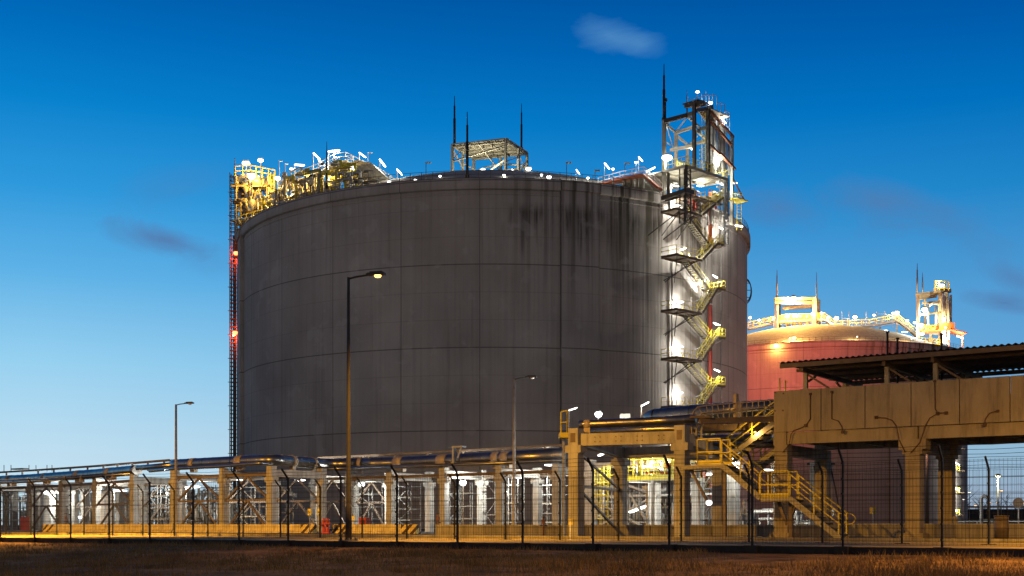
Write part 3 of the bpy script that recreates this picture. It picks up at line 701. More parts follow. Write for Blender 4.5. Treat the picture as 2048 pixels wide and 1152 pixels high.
m = MB(); e = ft+Vector((0,0,1)); arc = [e+AX[0]*(.3*math.sin(t_))-Vector((0,0,.22*(1-math.cos(t_)))) for t_ in [i*math.pi/6 for i in range(7)]]; m.tube(arc, .025, 6); m.tube([x_+bw for x_ in arc], .025, 6); part(T, 'rail_end_loop', m, 'yellow')
m = MB()                                                # supports
for px, z0 in ((1372,p0.z-.16),):
    q = SD(px,1000); a_ = Vector((q.x,q.y,z0))+bw*.5; m.bar(a_, a_+AX[0]*.75-Vector((0,0,1.35)), .1); m.bar(a_-AX[0]*.1-Vector((0,0,.1)), a_+AX[0]*.75-Vector((0,0,.1)), .08)
q = SD(1548,1000); a_ = Vector((q.x,q.y,l0.z-.16))+bw*.5; m.bar(a_, a_+AX[0]*.38-Vector((0,0,.95)), .12); m.bar(a_+AX[0]*.8, a_+AX[0]*.42-Vector((0,0,.95)), .12)
c = a_+AX[0]*.55; m.bar(Vector((c.x,c.y,0)), Vector((c.x,c.y,l0.z-.16)), .16)
c = SD(1440,1000)+bw*.5; m.bar(Vector((c.x,c.y,0)), Vector((c.x,c.y,p0.z-.16)), .14); part(T, 'support', m, 'steel_b')
# upper zigzag flights behind
u0, u1 = onl(1452,918,S0,A,5.4), onl(1556,841,S0,A,5.4); flightparts(T, u0, u1, bw)
u2, u3 = onl(1504,934,S0,A,6.8), onl(1556,897,S0,A,6.8); flightparts(T, u2, u3, bw)
m = MB(); c = u0+bw/2; m.box(c-AX[0]*.4-AX[1]*2.2-Vector((0,0,.05)), (1.0,5.4,.12), AX); part(T, 'landing', m, 'frame')

# ------------------------------------------------------------------ plant behind the right racks
cl_rear = [G(1181,78), G(1309,74.5), G(1396,71.5), G(1467,69), G(1560,67), G(1640,65.5)]
T = thing('pipe_rack', 'white lit concrete rack deep behind the right frames', 'pipe rack', (*cl_rear[0],0))
for p in cl_rear[:5]:
    column(T, p, 4.7, .55); 
for p, q in zip(cl_rear, cl_rear[1:4]):
    m = MB(); m.bar(V(p,2.35), V(q,2.35), .12); m.bar(V(p,4.3), V(q,4.3), .25, .35); part(T, 'side_beam', m, 'steel')
m = MB(); m.bar(V(cl_rear[0],3.9), V(cl_rear[1],2.4), .13); m.bar(V(cl_rear[0],.2), V(cl_rear[1],2.3), .11); m.bar(V(cl_rear[0],2.2), V(cl_rear[1],.1), .11); part(T, 'brace', m, 'steel')
# steel platform with yellow rails and caged ladder
Tp = thing('service_platform', 'steel platform crowded by bright yellow railings behind the right rack', 'platform', (*G(1254,68),0))
pa_, pb_ = Vector((*G(1252,69),3.05)), Vector((*G(1362,66),3.05)); wv = Vector((*B_,0))*2.4
m = MB(); m.bar((pa_+wv/2), (pb_+wv/2), 2.4, .16); part(Tp, 'deck', m, 'frame')
m = MB()
for k_ in range(4):
    o_ = wv*k_/3; railing(m, [pa_+o_, pb_+o_], 1.15, .55, .028)
m.bar(pa_+Vector((0,0,.12))-wv*.01, pb_+Vector((0,0,.12))-wv*.01, .03, .25)
for f in (.05,.3,.52,.9):
    c = pa_.lerp(pb_, f); railing(m, [c, c+wv], 1.5, .6, .028)
    for k_ in range(5): m.bar(c+Vector((0,0,.3*k_)), c+AX[0]*.5+Vector((0,0,.3*k_)), .04)
part(Tp, 'railing', m, 'yellow')
m = MB()
for f in (.02,.5,.98):
    for k_ in (0,1): c = pa_.lerp(pb_, f)+wv*k_; ml = MB(); ml.bar(Vector((c.x,c.y,0)), c, .14); part(Tp, 'leg', ml, 'steel')
c0_, c1_ = pa_.lerp(pb_,.02), pa_.lerp(pb_,.5); m.bar(Vector((c0_.x,c0_.y,2.6)), Vector((c1_.x,c1_.y,.2)), .12); part(Tp, 'brace', m, 'steel')
rr = random.Random(11)
def clutter(T, c, da, db, h, n, ms=('pipew','steel','frame'), z0=.1, rmax=.12):
    for g_ in range(3):
        m = MB()
        for _ in range(n):
            a_, b_, z = rr.uniform(0,da), rr.uniform(0,db), z0+rr.uniform(.05,.95)*h; r = rr.uniform(.025,rmax); p = V(off(c,a_,b_), z); k_ = rr.random()
            if k_ < .4: q = p+AX[0]*rr.uniform(.4,1)*min(3,da-a_+.3); s_ = q+Vector((0,0,rr.choice((-1,1))*rr.uniform(.2,.7))); s_.z = max(z0,min(z0+h,s_.z)); m.tube([p, q-AX[0]*.05, q+Vector((0,0,(s_.z-q.z)*.1)), s_], r, 8)
            elif k_ < .75: q = V(off(c,a_,b_), z0); m.tube([q, V(off(c,a_,b_), z0+h*rr.uniform(.5,1))], r, 8)
            elif k_ < .9: m.tube([p-Vector((0,0,.02)), p+Vector((0,0,.1))], r*2.2, 10); m.bar(p, p+Vector((0,0,.45)), .04); m.tube([p+Vector((0,0,.44)), p+Vector((0,0,.47))], r*1.8, 10)
            else: m.box(p, (.35,.25,.4), AX)
        part(T, ('pipework','supports','fittings')[g_], m, ms[g_])
clutter(Tp, off((pa_.x,pa_.y),0,.2), 4.6, 2, 1.0, 14, ('pipew','steel','orange'), 3.15, .09)
Tl = thing('caged_ladder', 'bright yellow caged ladder seen between the right rack columns', 'ladder', (*G(1206,67),0)); lp = Vector((*G(1200,67.5),0)); lq = lp+AX[0]*.5
m = MB(); H_ = 3.3; m.bar(lp, lp+Vector((0,0,H_+.4)), .06); m.bar(lq, lq+Vector((0,0,H_+.4)), .06)
for k_ in range(12): m.bar(lp+Vector((0,0,.2+k_*.28)), lq+Vector((0,0,.2+k_*.28)), .035)
part(Tl, 'ladder', m, 'yellow'); m = MB()
for k_ in range(5):
    z = .9+k_*.65; c = (lp+lq)/2-AX[1]*.3; pts = [c+Vector((math.cos(t_)*.42*A[0]-math.sin(t_)*.42*B_[0], math.cos(t_)*.42*A[1]-math.sin(t_)*.42*B_[1], z)) for t_ in [i*math.pi/6-.3 for i in range(8)]]; m.tube(pts, .022, 4)
for t_ in (-.2,.9,1.57,2.3,3.2):
    c = (lp+lq)/2-AX[1]*.3+Vector((math.cos(t_)*.42*A[0]-math.sin(t_)*.42*B_[0], math.cos(t_)*.42*A[1]-math.sin(t_)*.42*B_[1],0)); m.bar(c+Vector((0,0,.9)), c+Vector((0,0,3.6)), .03)
part(Tl, 'cage', m, 'yellow')
m = MB(); railing(m, [Vector((*G(1208,68.5),2.75)), Vector((*G(1232,67.6),2.75)), Vector((*G(1236,70),2.75))], 1.1, .6, .03); part(Tl, 'top_railing', m, 'yellow')
m = MB(); m.bar(Vector((*G(1205,69),2.7)), Vector((*G(1236,68),2.7)), 1.6, .14); part(Tl, 'top_landing', m, 'frame')

def scaffold(px0, px1, Y0, Y1, h, label, n=3, ms='steel', lv=1.0):
    p, q = Vector((*G(px0,Y0),0)), Vector((*G(px1,Y1),0)); T = thing('scaffold', label, 'scaffold', tuple(p)); m = MB(); bb = Vector((*B_,0))*1.2
    for i in range(n+1):
        for o_ in (Vector((0,0,0)), bb): c = p.lerp(q, i/n)+o_; m.bar(c, c+Vector((0,0,h)), .055)
    k_ = int(h/lv)
    for j in range(1, k_+1):
        z = Vector((0,0,j*lv))
        for o_ in (Vector((0,0,0)), bb): m.bar(p+z+o_, q+z+o_, .05)
        for i in range(n+1): c = p.lerp(q, i/n); m.bar(c+z, c+z+bb, .05)
    for j in range(k_): a_, b_ = (p, p.lerp(q,1/n)) if j % 2 else (p.lerp(q,1/n), p); m.bar(a_+Vector((0,0,j*lv)), b_+Vector((0,0,(j+1)*lv)), .045)
    part(T, 'tubes', m, ms); m = MB()
    for j in (1, 3):
        if j <= k_: m.bar(p+bb/2+Vector((0,0,j*lv+.05)), q+bb/2+Vector((0,0,j*lv+.05)), 1.0, .05)
    part(T, 'boards', m, 'frame'); return T
scaffold(718, 745, 100, 99, 4.2, 'light tube scaffold between the tall lamp post and the first pale column', 1)
scaffold(797, 822, 98, 97, 4.0, 'narrow zigzag braced scaffold left of the wide pale column', 1, lv=.9)
scaffold(900, 945, 97, 96, 3.9, 'wide sparse scaffold under the bright lamp of the middle rack', 2)
scaffold(972, 996, 95, 94, 4.0, 'scaffold with crossed tubes right of the bright middle lamp', 1, lv=1.3)
scaffold(1005, 1030, 90, 89, 4.2, 'close tube scaffold just behind the unlit centre lamp post', 2, lv=.7)
scaffold(1068, 1122, 92, 90, 4.4, 'dense tube scaffold left of the tall brown frame', 4, lv=.7)
scaffold(480, 540, 100, 99, 3.6, 'scaffold crossing behind the loop rack', 2, lv=1.2)
scaffold(300, 332, 106, 105, 4.0, 'white scaffold right of the left bright lamp', 2)
scaffold(2, 48, 128, 127, 3.6, 'pale scaffold at the far left edge', 2)
scaffold(82, 118, 124, 123, 3.6, 'pale scaffold beside the white vessels at far left', 2, lv=1.3)
scaffold(1405, 1424, 84, 83, 5.5, 'bright scaffold tower seen left of the stairs', 1)
for px, Y, lb, da, n in ((0,138,'tangle of pipes and valves at the far left end of the yard',6,30),(70,136,'pipes and valves behind the white vessels',5,26),(150,130,'pipes and valves beneath the far left rack bracing',6,34),
                         (230,124,'dark pipe tangle right of the second left lamp',6,46),(300,118,'stacked pipes behind the white scaffold',5,46),(372,112,'bright lit pipes behind the left grey lamp post',5,46),(475,112,'pipe cluster behind the loop rack brace',5,18),
                         (1185,84,'pipe cluster behind the yellow ladder',5,22),(1405,86,'pipes at the foot of the scaffold tower',3,26),(1500,76,'low valves behind the wall near the stairs',4,10)):
    c = G(px,Y); T = thing('process_pipework', lb, 'pipework', (*c,0), 'clusters of plant piping'); clutter(T, c, da, 3, 4.0 if px < 1400 else 1.6, n, ('pipew','steel','frame'))
m = MB()
for px, Y, h, r, lb in ((92,121,3.6,.45,'slim white upright vessel under the bright left lamp'),(101,123,3.7,.5,'wider white upright vessel next to the slim one'),(216,116,3.9,.5,'white upright vessel left of the second bright lamp'),(205,113,3.5,.32,'narrow white vessel by the brown column')):
    c = G(px,Y); T = thing('upright_vessel', lb, 'vessel', (*c,0)); m = MB(); m.tube([V(c,.3), V(c,.5), V(c,h-.3), V(c,h-.1), V(c,h)], [r*.8,r,r,r*.75,r*.3], 20); part(T, 'shell', m, 'white'); m = MB(); m.tube([V(c,0), V(c,.32)], r*.7, 16); m.tube([V(c,h), V(c,h+.3)], .08, 8); part(T, 'skirt', m, 'steel')
# rear pale columns of the far left rack area
T = thing('pipe_rack', 'pale second row rack glimpsed behind the far left rack', 'pipe rack', (*G(30,134),0))
for px, Y in ((28,131),(72,129),(135,126),(170,124),(240,120),(290,116)): column(T, G(px,Y), 4.5, .6, False)
m = MB(); m.bar(Vector((*G(-20,134),4.3)), Vector((*G(335,113),4.3)), .4, .5); part(T, 'side_beam', m, 'conc')

# stepladder shape, hoses and rods under the bridge
T = thing('trestle', 'white A shaped trestle standing behind the wall near the stairs', 'trestle', (*G(1488,66),0)); m = MB(); c = Vector((*G(1487,66),0))
for o_ in (0,.25):
    for s_ in (-1,1): m.bar(c+AX[0]*(s_*.42)+bw*o_, c+Vector((0,0,1.9))+bw*o_, .05)
for z in (.4,.8,1.2,1.6): m.bar(c-AX[0]*(.42*(1-z/1.9))+Vector((0,0,z)), c+AX[0]*(.42*(1-z/1.9))+Vector((0,0,z)), .035)
part(T, 'frame', m, 'steel')
for px0, px1, lb in ((1622,1630,'left pale post behind the lower flight of stairs'),(1655,1662,'right pale post behind the lower flight of stairs')):
    T = thing('steel_post', lb, 'post', (*G(px0,61),0)); m = MB(); c = Vector((*G((px0+px1)/2,61),0)); m.ibeam(c, c+Vector((0,0,3.7)), .24, .24, .04); part(T, 'shaft', m, 'white'); m = MB(); m.bar(c+Vector((0,0,3.6))-AX[0]*.3, c+Vector((0,0,3.6))+AX[0]*.3, .1); m.tube([c+Vector((.0,-.2,3.5)), c+AX[0]*.25+Vector((0,-.2,2.4)), c+AX[0]*.5+Vector((0,-.2,1.0)), c+AX[0]*.55+Vector((0,-.2,.1))], .04, 6); part(T, 'hose', m, 'steel_d')

# ------------------------------------------------------------------ small yard furniture
def boxthing(name, label, cat, px, Y, w_, d_, h, m_, z0=0):
    c = G(px,Y); T = thing(name, label, cat, (*c,z0)); m = MB(); m.box(V(c,z0+h/2), (w_,d_,h), AX); part(T, 'body', m, m_)
    m = MB(); m.box(V(c,z0+h+.02), (w_+.06,d_+.06,.04), AX); m.box(V(off(c,0,-d_/2-.01),z0+h*.5), (w_*.8,.02,h*.8), AX); m.box(V(off(c,w_*.3,-d_/2-.03),z0+h*.5), (.04,.04,.14), AX); part(T, 'door', m, m_); return T
boxthing('hose_cabinet', 'dull red cabinet at the far left behind the fence', 'cabinet', 50, 108, .62, .5, 1.2, 'red')
boxthing('hose_cabinet', 'red and rust cabinet between the tall lamp post and the pale column', 'cabinet', 730, 80, .66, .5, .98, 'red')
for px, Y, lb in ((648,76,'red fire hydrant left of the tall lamp post'),(655.5,75,'second red hydrant body close beside the tall lamp post')):
    c = G(px,Y); T = thing('fire_hydrant', lb, 'hydrant', (*c,0)); m = MB(); m.tube([V(c,0), V(c,.08), V(c,.1), V(c,.75), V(c,.85), V(c,.95)], [.2,.2,.12,.12,.14,.05], 14); part(T, 'barrel', m, 'red')
    m = MB(); m.tube([V(off(c,-.24),.62), V(off(c,.24),.62)], .07, 10); m.tube([V(c,.55), V(off(c,0,-.25),.55)], .08, 10); part(T, 'outlet', m, 'red')
def Hsign(px, Y, lb):
    c = G(px,Y); T = thing('hydrant_sign', lb, 'sign', (*c,0)); m = MB(); m.bar(V(c,0), V(c,1.35), .05); part(T, 'post', m, 'steel')
    z = EYE+(HY-1024)/F*Y; m = MB(); m.box(V(c,z), (.30,.03,.40), AX); pl_ = part(T, 'plate', m, 'yellow')
    m = MB(); [m.box(V(off(c,a_,-.02),z), (.035,.01,.22), AX) for a_ in (-.07,.07)]; m.box(V(off(c,0,-.02),z), (.11,.01,.035), AX); part(pl_, 'letter', m, 'black')
Hsign(619, 78, 'yellow sign with a black H left of the red hydrant'); Hsign(638, 77, 'yellow sign with a black H right behind the striped barrier end')
for px, Y, zt, lb, s_ in ((1141,46.5,.78,'small tilted yellow plate on the inner fence below the brown frame',.2),(1746,58,1.35,'yellow two part plate on a pale post behind the low wall',.3),(706,79,1.1,'orange plate right behind the tall lamp post',.3),(1842,54,.62,'small yellow plate on the wall right of the bridge column',.2)):
    c = G(px,Y); T = thing('marker_sign', lb, 'sign', (*c,0)); m = MB(); m.bar(V(c,0), V(c,zt), .045); part(T, 'post', m, 'white'); m = MB(); m.box(V(c,zt-.04), (s_,.03,s_*.55), AX); m.box(V(c,zt-.04-s_*.6), (s_,.03,s_*.45), AX); part(T, 'plate', m, 'yellow')
for px, Y, h, lb in ((132,100,1.45,'grey standpipe with valve in front of the far left barrier'),(876,76,1.25,'rusty standpipe at the left end of the long low wall'),(1087,64,.95,'small valve post on the wall beside the brown frame'),(1352,60,.7,'dark valve wheel cluster beside the second brown column')):
    c = G(px,Y); T = thing('standpipe', lb, 'standpipe', (*c,0)); m = MB(); m.tube([V(c,0), V(c,h)], .045, 8); m.box(V(c,h*.75), (.16,.14,.22), AX); part(T, 'pipe', m, 'wood'); m = MB(); m.tube([V(off(c,-.2),h*.55), V(off(c,.2),h*.55)], .035, 8); m.tube([V(c,h), V(c,h+.04)], .13, 12); part(T, 'valve', m, 'steel_d')
# white swan neck vent and barrel, bollards at far right
c = G(1963,68); T = thing('gooseneck_vent', 'white vent pipe with a curled top at the far right', 'vent pipe', (*c,0)); m = MB(); zt = 2.0; m.tube([V(c,0), V(c,zt)]+[V(off(c,.16-.16*math.cos(t_)),zt+.16*math.sin(t_)) for t_ in (.5,1,1.5,2.1,2.6,3.1)], .09, 12); part(T, 'pipe', m, 'white'); m = MB(); m.tube([V(c,0), V(c,.35)], .13, 12); m.tube([V(off(c,.1),.85), V(off(c,.9),.85), V(off(c,.95),.8), V(off(c,.95),.1)], .05, 8); m.box(V(off(c,.7),.4), (.3,.3,.6), AX); part(T, 'side_branch', m, 'frame')
c = G(2003,48); T = thing('drum', 'brown drum standing on the yard behind the fence at far right', 'drum', (*c,0)); m = MB(); m.tube([V(c,0), V(c,.3), V(c,.31), V(c,.62), V(c,.63), V(c,.9)], [.27,.27,.285,.285,.27,.27], 20); part(T, 'shell', m, 'steel_b'); m = MB(); m.tube([V(c,.895), V(c,.935)], .3, 20); part(T, 'lid', m, 'steel_b')
for px, Y, h, t_, lb in ((1915,54,.9,.12,'leaning pale bollard right of the bridge column'),(1898,57,.95,0,'upright pale bollard left of the leaning one')):
    c = G(px,Y); T = thing('bollard', lb, 'bollard', (*c,0)); m = MB(); m.tube([V(c,0), V(off(c,-t_),h), V(off(c,-t_),h+.05)], [.1,.1,.05], 12); part(T, 'tube', m, 'barrier')
c = G(2037,78); T = thing('round_sign', 'round brownish sign on a pale post at the right edge', 'sign', (*c,0)); m = MB(); m.bar(V(c,0), V(c,2.2), .07); part(T, 'post', m, 'white'); m = MB(); m.tube([V(off(c,0,-.05),1.95), V(off(c,0,-.1),1.95)], .33, 20); part(T, 'disc', m, 'band')
# guard rail at far right
T = thing('guard_rail', 'low pale tube rail across the yard at far right', 'rail', (*G(1900,75),0)); m = MB(); railing(m, [Vector((*G(1900,75),0)), Vector((*G(2200,66),0))], .75, 1.9, .035); part(T, 'tubes', m, 'steel')

# ------------------------------------------------------------------ far background
mb = MB(); 
prof = [(-16,0),(0,6.2),(5,6.3),(20,0)]
p, q = (60, 470), (900, 420)
for (u0,z0),(u1,z1) in zip(prof, prof[1:]): mb.quad((p[0],p[1]+u0,z0),(q[0],q[1]+u0,z0),(q[0],q[1]+u1,z1),(p[0],p[1]+u1,z1))
struct('far_embankment', mb, 'soil')
mb = MB(); mb.box((480,437,6.75), (840,.3,.7)); T = single('crash_barrier', 'thin pale crash barrier along the far embankment top', 'crash barrier', mb, 'steel', (480,437,6.5))
mb = MB(); rr = random.Random(21)
for _ in range(420):
    x = rr.uniform(120, 760); y = 560+rr.uniform(-20,40); h = (8+8*mn.noise(Vector((x*.02,0,0)))+rr.uniform(-3,4))*1.5
    mb.tube([(x,y,0),(x+rr.gauss(0,.6),y,h)], [.3,.06], 4, False)
    for _ in range(26):
        z = h*rr.uniform(.3,1.0); a_ = rr.gauss(0,1.7); b_ = Vector((x+rr.gauss(0,.3),y,z)); mb.tube([b_, b_+Vector((a_, rr.gauss(0,1), abs(a_)*.9+.5))], [.12,.04], 3, False)
struct('far_tree_belt', mb, 'leaf', 'stuff')
def far_lamp(px, py, Y, lb, em='e_org', r=.35, pole=True, power=0, col=(1,.6,.3)):
    g_ = G(px,Y); z = EYE+(HY-py)/F*Y; T = thing('yard_light', lb, 'street lamp', (*g_,0), 'lights far off at the right'); m = MB(); m.tube([V(g_,0), V(g_,z)], .1 if Y < 200 else .12, 8); part(T, 'pole', m, 'steel')
    m = MB(); m.tube([(g_[0],g_[1],z-.12),(g_[0],g_[1],z),(g_[0],g_[1],z+.15)], [r*.9,r,r*.4], 12); hd = part(T, 'lamp_head', m, 'steel'); m = MB(); m.tube([(g_[0],g_[1],z-.13-r*.4),(g_[0],g_[1],z-.125)], [r*.6,r*.85], 12); part(hd, 'lens', m, em)
    if power: light(T, (g_[0],g_[1],z-.13-r*.6), power, col, r*.6)
far_lamp(1996,950,150,'brightest yellow lamp on a tall pole at the right between fence posts','e_yel',.38,True,4000,(1,.8,.4))
for px, py, Y, lb in ((1939,983,400,'small white lamp above the embankment left of the tall yellow lamp'),(1927,997,260,'low pale lamp on a thin pole near the stair tower foot'),(1938,1012,480,'reddish lamp low over the embankment'),(1951,1010,480,'reddish lamp right of the lowest one on the embankment'),
                  (1980,1004,480,'orange lamp left of the tall yellow pole foot'),(1995,1004,480,'orange lamp just beside the tall yellow pole'),(2003,980,420,'faint lamp right of the tall yellow lamp'),(2046,1005,480,'orange lamp at the right picture edge')):
    far_lamp(px, py, Y, lb, 'e_org' if Y > 410 else 'e_soft', .6 if Y > 300 else .3)
# ------------------------------------------------------------------ storage tanks
def pol(c, a, r, z=0): a = R_(a); return Vector((c[0]+math.sin(a)*r, c[1]-math.cos(a)*r, z))
def tank(c, label, R=40., H=45.):
    T = thing('storage_tank', label, 'storage tank', (c[0],c[1],0)); cc = (c[0],c[1])
    m = MB(); m.ring(cc, R, [(0,-.5),(0,12.8),(0,23.4),(0,34.2),(0,H-1.35)], 256); part(T, 'wall', m, 'tank')
    m = MB(); m.ring(cc, R, [(-.02,H-1.4),(.42,H-1.36),(.5,H-1.3),(.5,H-.1),(.45,H),(-.9,H),(-.9,H-1.2)], 256); part(T, 'ring_beam', m, 'tank')
    m = MB(); m.ring(cc, R, [(-.01,H-2.05),(.12,H-2.0),(.12,H-1.8),(-.01,H-1.75)], 256); part(T, 'ledge', m, 'tank')
    for k in range(4):
        a = R_(16.7+90*k); hw = R_(3.72); m = MB(); prof = [(-.1,0),(.55,0),(.55,H-1.3),(-.1,H-1.3)]
        m.ring(cc, R, prof, 12, a-hw, a+hw, False)
        for e in (a-hw, a+hw): m.quad(*[(cc[0]+math.sin(e)*(R+dr), cc[1]-math.cos(e)*(R+dr), z) for dr, z in prof])
        m.sm = [False]*len(m.f); part(T, 'buttress', m, 'tank')
        m = MB(); prof = [(.4,H-1.3),(.8,H-1.3),(.8,H-.02),(.4,H-.02)]; m.ring(cc, R, prof, 12, a-hw, a+hw, False)
        for e in (a-hw, a+hw): m.quad(*[(cc[0]+math.sin(e)*(R+dr), cc[1]-math.cos(e)*(R+dr), z) for dr, z in prof])
        m.sm = [False]*len(m.f); part(T, 'buttress_head', m, 'tank')
    rb, rise = 38.4, 9.8; rs = (rb*rb+rise*rise)/(2*rise); m = MB(); pr = []
    for i in range(15): r = rb*(1-i/14); pr.append((r-R, H-.3+rise-(rs-math.sqrt(rs*rs-r*r))))
    m.ring(cc, R, pr, 128); part(T, 'dome', m, 'conc')
    m = MB(); n = 168
    for i in range(n):
        p = pol(cc, 360*i/n, R+.25, H-.02); m.bar(p, p+Vector((0,0,1.08)), .06)
    for z in (.55, 1.06):
        m.tube([pol(cc, 360*i/n, R+.25, H+z) for i in range(n+1)], .03, 4, False)
    for i in range(n): 
        p, q = pol(cc, 360*i/n, R+.25, H+.08), pol(cc, 360*(i+1)/n, R+.25, H+.08); m.bar(p, q, .02, .14)
    part(T, 'railing', m, 'steel_b'); return T
T1, T2 = (-2.75,197.), (82.8,336.)
tk1 = tank(T1, 'huge grey stained concrete tank filling the middle of the view')
tk2 = tank(T2, 'reddish lit domed tank further back at the right')
def domez(c, x, y, H=45.):
    r = math.hypot(x-c[0], y-c[1]); rb, rise = 38.4, 9.8; rs = (rb*rb+rise*rise)/(2*rise); return H-.3+rise-(rs-math.sqrt(rs*rs-min(r,rb)**2))
def TS(px, py, off_=0, c=T1, R=40.):
    u = (px-1024)/F; R = R+off_; a = 1+u*u; b = -2*(u*c[0]+c[1]); k = c[0]**2+c[1]**2-R*R; d = b*b-4*a*k
    Y = (-b-math.sqrt(max(0,d)))/(2*a); return Vector((u*Y, Y, EYE+(HY-py)/F*Y))
# left edge pipes along the wall
m = MB(); p = pol(T1,-83,41.2); m.tube([Vector((p.x,p.y,0)), Vector((p.x,p.y,46))], .28, 12); single('downpipe','dark brown vertical pipe hugging the left edge of the big tank','pipe', m,'steel_d',tuple(p))
m = MB(); p = pol(T1,-86,42.0); m.tube([Vector((p.x,p.y,0)), Vector((p.x,p.y,44))], .12, 8)
for k in range(14): z = 2+k*3.1; m.bar(Vector((p.x,p.y,z)), pol(T1,-84,40,z), .08)
single('downpipe','slim vertical pipe with wall clips beside the caged ladder tower','pipe', m,'wood',tuple(p))
# caged ladder tower
X0, X1, Yl = (459.5-1024)/F*191, (472-1024)/F*191, 191; T = thing('ladder_tower', 'tall dark lattice ladder tower up the left side of the big tank', 'ladder', (X0,Yl,0)); m = MB()
zt = EYE+(HY-345)/F*Yl
for x in (X0, X1):
    for y in (Yl, Yl+.9): m.bar((x,y,0), (x,y,zt), .10)
m.bar((X1-.3,Yl+.4,0), (X1-.3,Yl+.4,EYE+(HY-315)/F*Yl), .09); part(T, 'uprights', m, 'steel_b'); m = MB(); k = 0; z = .5
while z < zt:
    m.bar((X0,Yl,z), (X1,Yl,z), .1 if k % 2 else .16); m.bar((X0,Yl+.9,z), (X1,Yl+.9,z), .1); m.bar((X0,Yl,z), (X0,Yl+.9,z), .07)
    if k % 6 == 0: m.bar((X0-.3,Yl,z), (X1+2.2,Yl+.3,z), .09)
    z += .62; k += 1
part(T, 'lattice', m, 'steel_b')
# red fire water pipe and hoop at the right rim
m = MB(); q = [TS(1421,385,1.0), TS(1421,440,1.0), TS(1421,480,1.0), TS(1423,487,1.0)]; m.tube(q, .30, 12)
T = thing('fire_water_pipe', 'red fire water pipe running down behind the stair tower', 'pipe', tuple(TS(1421,900,1.))); part(T, 'upper_run', m, 'orange')
m = MB(); q = [TS(1421,py,1.0) for py in (535,700,870,1040)]; x, y = q[1].x, q[1].y; m.tube([Vector((x,y,z)) for z in (0,10,20,32.5)], .26, 12); part(T, 'lower_run', m, 'red')
m = MB()
for z in (8,14,20,26,31): m.tube([Vector((x,y,z)), Vector((x,y,z+.25))], .33, 12); m.bar(Vector((x,y,z+.1)), Vector((x-.7,y+.8,z+.1)), .12)
part(T, 'clamp', m, 'steel')
T = thing('hoop_guard', 'dark curved hoop frame standing out from the right rim of the big tank', 'hoop', tuple(pol(T1,80,41,36))); m = MB(); pts = []
for i in range(11):
    t_ = i/10*math.pi; pts.append(pol(T1,80,39.6+1.0*math.sin(t_),38.9-1.9+1.9*math.cos(t_)))
for o_ in (Vector((0,0,0)), Vector((.3,1.2,0))): m.tube([p+o_ for p in pts], .09, 6)
for p in pts[1:-1:2]: m.bar(p, p+Vector((.3,1.2,0)), .1); m.bar(p, Vector((p.x-1.8, p.y, p.z)), .09)
part(T, 'hoops', m, 'steel_d')

# ------------------------------------------------------------------ stair tower on the big tank
TO = (25.3,168.4); TN = (.70,-.714); TT = (.714,.70)
def W(s, r, z): return Vector((TO[0]+TN[0]*(r-40)+TT[0]*s, TO[1]+TN[1]*(r-40)+TT[1]*s, z))
def GP(px, py, r):
    o = W(0, r, 0); u = (px-1024)/F; s = (u*o.y-o.x)/(TT[0]-u*TT[1]); p = W(s, r, 0); p.z = EYE+(HY-py)/F*p.y; return p
wn = Vector((*TN,0)); wt = Vector((*TT,0)); up = Vector((0,0,1))
ST = thing('stair_tower', 'brightly lit zigzag steel stairs climbing the right side of the big tank', 'stairs', tuple(W(0,42,0)))
def tflight(lo, hi, w_, n):
    for f in (0,1):
        m = MB(); m.bar(lo+w_*f, hi+w_*f, .09, .3); part(ST, 'stringer', m, 'steel_b')
    m = MB(); steps(m, lo, hi, w_, n, .06); part(ST, 'treads', m, 'frame')
    m = MB()
    for f in (0,1):
        for i in range(4): c = lo.lerp(hi, (i+.2)/3.5)+w_*f; m.bar(c, c+up*1.1, .07)
        for z in (.55,1.1): m.bar(lo+w_*f+up*z, hi+w_*f+up*z, .06)
    part(ST, 'handrail', m, 'yellow')
ZL = [36.2-6.55*k+0 for k in range(6)]; ZL = [42.1]+[36.1,28.95,22.6,16.2,9.8,3.4]; ZR = [38.9,32.8,26.2,19.6,13.1,6.6,.1]
